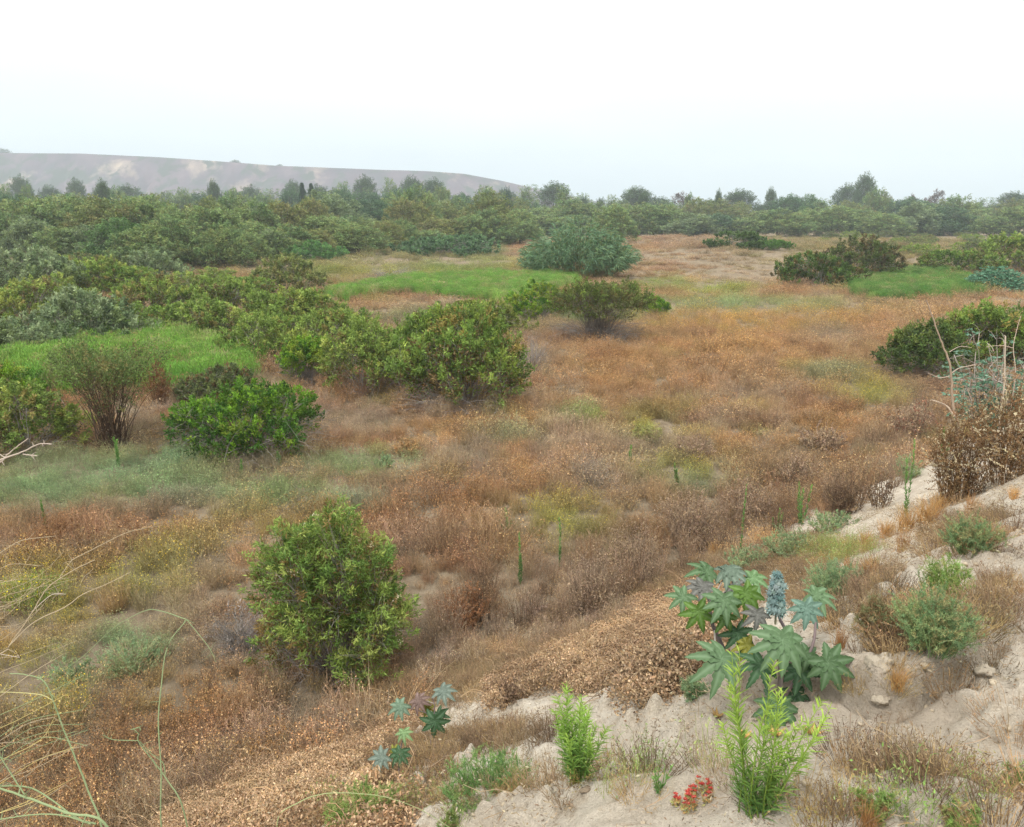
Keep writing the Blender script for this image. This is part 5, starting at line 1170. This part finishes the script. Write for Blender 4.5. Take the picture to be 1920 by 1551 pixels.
def build_stalks():
    GS = lin(140, 154, 114); PS = lin(172, 156, 130); WS = lin(186, 172, 158)
    def P(l, d): return [(a, b, d) if len(t_) == 2 else t_ for t_ in l for a, b in [t_[:2]]]
    stalk_thing('mustard_stalk', 'tall bent pale green stalk whose top arches over to both sides', 'stalk', [
        (P([(303, 1560), (302, 1444), (297, 1355), (302, 1291), (314, 1213), (350, 1162)], 3.0), .0042, .0024, GS),
        (P([(350, 1162), (302, 1146), (270, 1146), (213, 1178), (160, 1227), (121, 1256)], 3.0), .0026, .0011, GS), (P([(350, 1162), (391, 1213), (405, 1242)], 3.0), .0020, .0010, GS)])
    stalk_thing('mustard_stalk', 'crooked forked green stalk crossing the tall arched one near the sand edge', 'stalk', [
        (P([(343, 1516), (313, 1462), (284, 1423), (259, 1389), (263, 1366), (245, 1368)], 3.1), .0044, .0022, GS), (P([(259, 1389), (213, 1387), (192, 1378)], 3.1), .0024, .0012, GS), (P([(310, 1452), (305, 1430), (285, 1415), (262, 1390)], 3.1), .0024, .0016, GS)])
    stalk_thing('mustard_stalk', 'long green stalk rising from the lower left corner and hooking to the left', 'stalk', [
        (P([(192, 1556), (167, 1487), (142, 1423), (117, 1362), (99, 1313), (82, 1277), (46, 1265), (18, 1263)], 2.7), .0052, .002, GS), (P([(99, 1313), (71, 1302), (0, 1298), (-60, 1300)], 2.7), .0026, .0014, lin(186, 178, 128))])
    fan = [(P([(205, 1556), (124, 1524), (36, 1490), (-40, 1466)], 2.4), .0065, .004, GS), (P([(180, 1545), (142, 1533), (64, 1480), (0, 1474), (-50, 1472)], 2.45), .0040, .002, GS), (P([(170, 1545), (117, 1529), (60, 1528), (-20, 1540)], 2.4), .0034, .002, GS), (P([(46, 1490), (20, 1450), (0, 1419), (-20, 1395)], 2.4), .003, .002, GS)]
    for i in range(16):
        y = rng.uniform(1330, 1550); fan.append((P([(-60, y + 30), (-10, y), (rng.uniform(30, 80), y - rng.uniform(20, 60)), (rng.uniform(90, 170), y - rng.uniform(40, 100))], rng.uniform(2.3, 2.8)), .0016, .0009, [GS, PS, lin(196, 180, 120)][i % 3]))
    stalk_thing('mustard_stalk', 'fan of leaning green stalks filling the lower left corner', 'stalk', fan)
    dry = [(P([(-330, 1420), (-150, 1310), (0, 1227), (18, 1210), (60, 1149), (89, 1103), (135, 1071), (178, 1050)], 2.6), .0046, .0016, PS), (P([(18, 1210), (64, 1167), (121, 1139), (156, 1114), (199, 1096), (245, 1073)], 2.6), .0034, .001, PS), (P([(60, 1147), (96, 1116), (124, 1114)], 2.6), .0022, .001, WS),
           (P([(135, 1050), (170, 1032), (235, 1000), (275, 990)], 2.6), .0018, .001, PS), (P([(112, 1082), (135, 1050)], 2.6), .002, .0016, PS), (P([(-40, 1060), (0, 1037), (40, 1014), (105, 1005)], 2.6), .0022, .001, PS), (P([(150, 1098), (158, 1082), (174, 1068)], 2.6), .0014, .0008, PS), (P([(-30, 1228), (0, 1227), (37, 1233)], 2.6), .002, .001, WS), (P([(-40, 1330), (0, 1306), (60, 1262), (110, 1232)], 2.6), .0022, .001, PS), (P([(-30, 1400), (20, 1392), (80, 1398)], 2.6), .0018, .001, PS)]
    for i in range(14):
        y = rng.uniform(1080, 1330); x = rng.uniform(-40, 10); dry.append((P([(x - 40, y + 25), (x, y), (x + rng.uniform(30, 70), y - rng.uniform(0, 50)), (x + rng.uniform(80, 150), y - rng.uniform(10, 80))], rng.uniform(2.5, 2.9)), .0012, .0007, PS))
    stalk_thing('dry_branch', 'bleached dry branches sweeping up from the left edge over the weeds', 'dry branch', dry, (-3.4, .4))
    stalk_thing('mustard_stalk', 'thin green stalk arching low along the bottom edge over the tan mat', 'stalk', [(P([(520, 1540), (560, 1505), (600, 1490), (640, 1487), (694, 1490), (734, 1498), (788, 1518), (850, 1556)], 2.9), .0026, .0014, lin(158, 168, 120))])
    stalk_thing('dry_branch', 'white forked dead branch reaching in at the left edge beside the olive bushes', 'dry branch', [(P([(-260, 960), (-60, 900), (0, 867), (17, 850), (53, 822)], 5), .011, .004, WS), (P([(-30, 882), (0, 863), (43, 847), (73, 833), (97, 833)], 5), .010, .004, WS), (P([(43, 852), (70, 855)], 5), .006, .004, WS), (P([(10, 858), (-10, 848), (-30, 846)], 5), .005, .004, WS)], (-2.6, 0))
    r = stalk_thing('dead_tree', 'tall grey dead stem leaning left above the brown bushes on the right', 'dead tree', [(P([(1797, 800), (1787, 760), (1783, 703), (1777, 670), (1760, 627), (1737, 563)], 14), .046, .013, lin(150, 132, 114)),
        (P([(1790, 780), (1773, 760), (1747, 750)], 14), .026, .012, lin(186, 168, 150)), (P([(1784, 700), (1800, 690), (1830, 684)], 14), .016, .008, lin(176, 160, 146)), (P([(1783, 705), (1762, 708), (1740, 700)], 14), .012, .006, lin(176, 160, 146)), (P([(1780, 660), (1800, 650), (1822, 652)], 14.2), .010, .005, lin(176, 160, 146))])
    stalk_thing('dead_tree', 'short broken upright dead stem right of the leaning one', 'dead tree', [(P([(1883, 720), (1884, 680), (1885, 630)], 14.5), .024, .019, lin(172, 158, 142))])
    stalk_thing('dead_tree', 'thin bare dead stem nearest the right edge beside the broken one', 'dead tree', [(P([(1904, 700), (1900, 653), (1906, 620), (1914, 592)], 14.5), .014, .006, lin(178, 160, 144)), (P([(1900, 653), (1880, 648), (1850, 650)], 14.5), .010, .005, lin(178, 160, 144))])
    # bare pale sticks in the bushes right of the left rushes
    stalk_thing('dead_tree', 'pair of pale bare sticks above the right end of the left rush bed', 'dead tree', [(P([(468, 690), (455, 660), (442, 630)], 33), .05, .02, WS), (P([(468, 690), (470, 655), (478, 628)], 33), .04, .02, WS), (P([(460, 672), (445, 664), (432, 650)], 33), .03, .015, WS)])
    # brown stick lying across the sand
    B = hit(819, 1396); r = []
    q = QB(); S = np.array([hit(a, b) + [0, 0, .015] for a, b in ((740, 1418), (775, 1412), (800, 1402), (837, 1390), (858, 1378), (884, 1366))]) - B
    tubes(q, spline(S, 24)[None], np.linspace(.006, .013, 24)[None], lin(112, 92, 76), 7); o = single('fallen_stick', q.mesh('fallen_stick', M_WOOD, True), B); tag(o, 'dark brown stick lying on the sand beside the castor seedlings', 'stick')

def build_small():
    # red flowering succulent
    B = hit(1300, 1508); dep = float(project(*B)[2]); r = root('red_flowering_succulent', B, 'small patch of red flowered succulent on pale sand left of the tall horseweed', 'succulent')
    q, f = QB(), QB(); n = 30; w = 82 / F * dep / 2
    for i in range(n):
        a = rng.uniform(0, 6.28); rr_ = rng.random() ** .5; c = np.array([math.cos(a) * rr_ * w, math.sin(a) * rr_ * w * .75, .012])
        c[2] += float(H(*(c + B)[:2])) - B[2]; h = .018 + .014 * rng.random()
        leaves(q, np.tile(c, (14, 1)) + rng.normal(size=(14, 3)) * .005, rand_unit(14) + [0, 0, .8], .018, .006, jit([lin(170, 170, 110), lin(186, 150, 100)], 14))
        t = c + [0, 0, h]; m = 9; aa = np.arange(m) * 6.28 / m
        leaves(f, np.tile(t, (m, 1)), np.column_stack([np.cos(aa), np.sin(aa), np.full(m, .5)]), .0105, .0055, jit([lin(170, 64, 62), lin(184, 84, 74)], m))
        leaves(f, np.tile(t, (5, 1)), rand_unit(5) + [0, 0, 1], .006, .004, lin(214, 120, 96))
    part('leaves', q.mesh('leaves', M_LEAF), r); part('flowers', f.mesh('flowers', M_LEAF), r)
    # curled dead castor leaves
    for px, py, s, lab in ((1522, 1374, .085, 'curled yellow brown dead leaf on the sand right of the tall horseweed'), (1345, 1343, .06, 'curled dead leaf behind the left stems of the tall horseweed'), (1398, 1382, .055, 'curled dead leaf seen through the tall horseweed'), (1452, 1378, .07, 'crumpled brown dead leaf under the low castor leaf')):
        P = hit(px, py); q = castor_leaf(s, 7, lin(186, 150, 92), lin(206, 176, 120), droop=-.45, cup=-.2)
        V = np.concatenate(q.V); rr_ = np.hypot(V[:, 0], V[:, 1])
        o = single('dead_leaf', q.mesh('dead_leaf', M_WOOD, True), P + [0, 0, .004], rng.uniform(0, 6), (.62, .62, 1.0)); tag(o, lab, 'dead leaf')
    # stones and clods one can tell apart
    for px, py, s, cl, lab in ((1652, 1387, .022, lin(128, 112, 100), 'small dark stone on the smooth sand, upper of two'), (1668, 1402, .024, lin(116, 104, 96), 'small dark stone on the smooth sand, lower of two'), (1846, 1262, .042, lin(168, 157, 140), 'pale rounded clod of earth under the right bank'), (1652, 1314, .034, lin(168, 157, 140), 'pale clod of earth in the hollow below the straggly saltbush'),
                               (1650, 1246, .06, lin(168, 157, 140), 'large broken slab of crusted earth beside the straggly saltbush'), (1862, 1280, .02, lin(190, 176, 154), 'small clod beside the pale rounded one'), (862, 1508, .04, lin(190, 180, 164), 'pale lump of crusted sand at the bottom edge of the bank'), (1100, 1482, .022, lin(140, 126, 108), 'small brown clod on the white sand near the shorter horseweed')):
        P = hit(px, py); q = QB(); la = np.linspace(-PI / 2, PI / 2, 12); lo = np.linspace(0, 2 * PI, 19)[:-1]
        VV = np.array([[math.cos(a) * math.cos(b), math.cos(a) * math.sin(b) * .75, math.sin(a) * .5] for a in la for b in lo])
        k = 1 + .55 * fbm(VV[:, 0] * 3 + px, VV[:, 1] * 3 + VV[:, 2] * 4, 1.0, 3, 7) + .07 * rng.normal(size=len(VV)); VV = VV * k[:, None] * s
        ii = np.arange(11)[:, None] * 18; jj = np.arange(18)[None, :]; j2 = (jj + 1) % 18
        q.add(VV, np.stack([ii + jj, ii + j2, ii + 18 + j2, ii + 18 + jj], -1), cl)
        nm = 'stone' if 'stone' in lab else 'earth_clod'; o = single(nm, q.mesh(nm, M_CLOD, True), P + [0, 0, s * .12], rng.uniform(0, 6)); tag(o, lab, 'stone' if nm == 'stone' else 'clod')
build_ground(); build_mesa(); build_light(); build_haze(); build_camera()
field_cover(); iceplant_mat(); sand_litter()
rush_bed('long curved bed of bright green rushes across the middle of the flat', [(615, 556), (700, 540), (820, 526), (960, 522), (1060, 526), (1090, 538), (1010, 552), (940, 570), (870, 562), (780, 556), (690, 560), (640, 572)], .7, 8, [lin(126, 166, 78), lin(112, 154, 72), lin(138, 174, 86)])
rush_bed('low bed of bright green rushes among the bushes on the left', [(30, 700), (60, 682), (120, 664), (220, 650), (330, 643), (400, 655), (480, 690), (490, 712), (400, 730), (300, 742), (160, 745), (70, 740), (30, 725)], .85, 16, [lin(130, 172, 76), lin(116, 160, 72), lin(142, 178, 84)])
rush_bed('oval bed of bright green rushes beside the pair of dark bushes on the right', [(1580, 545), (1620, 525), (1680, 513), (1760, 511), (1830, 530), (1835, 552), (1760, 566), (1680, 570), (1610, 562)], .7, 7, [lin(108, 150, 76), lin(98, 138, 72), lin(122, 158, 82)])
build_shrubs(); fillers(); cane_clump(); build_trees()
build_castors(); build_wands(); build_soft(); build_stalks(); build_small()
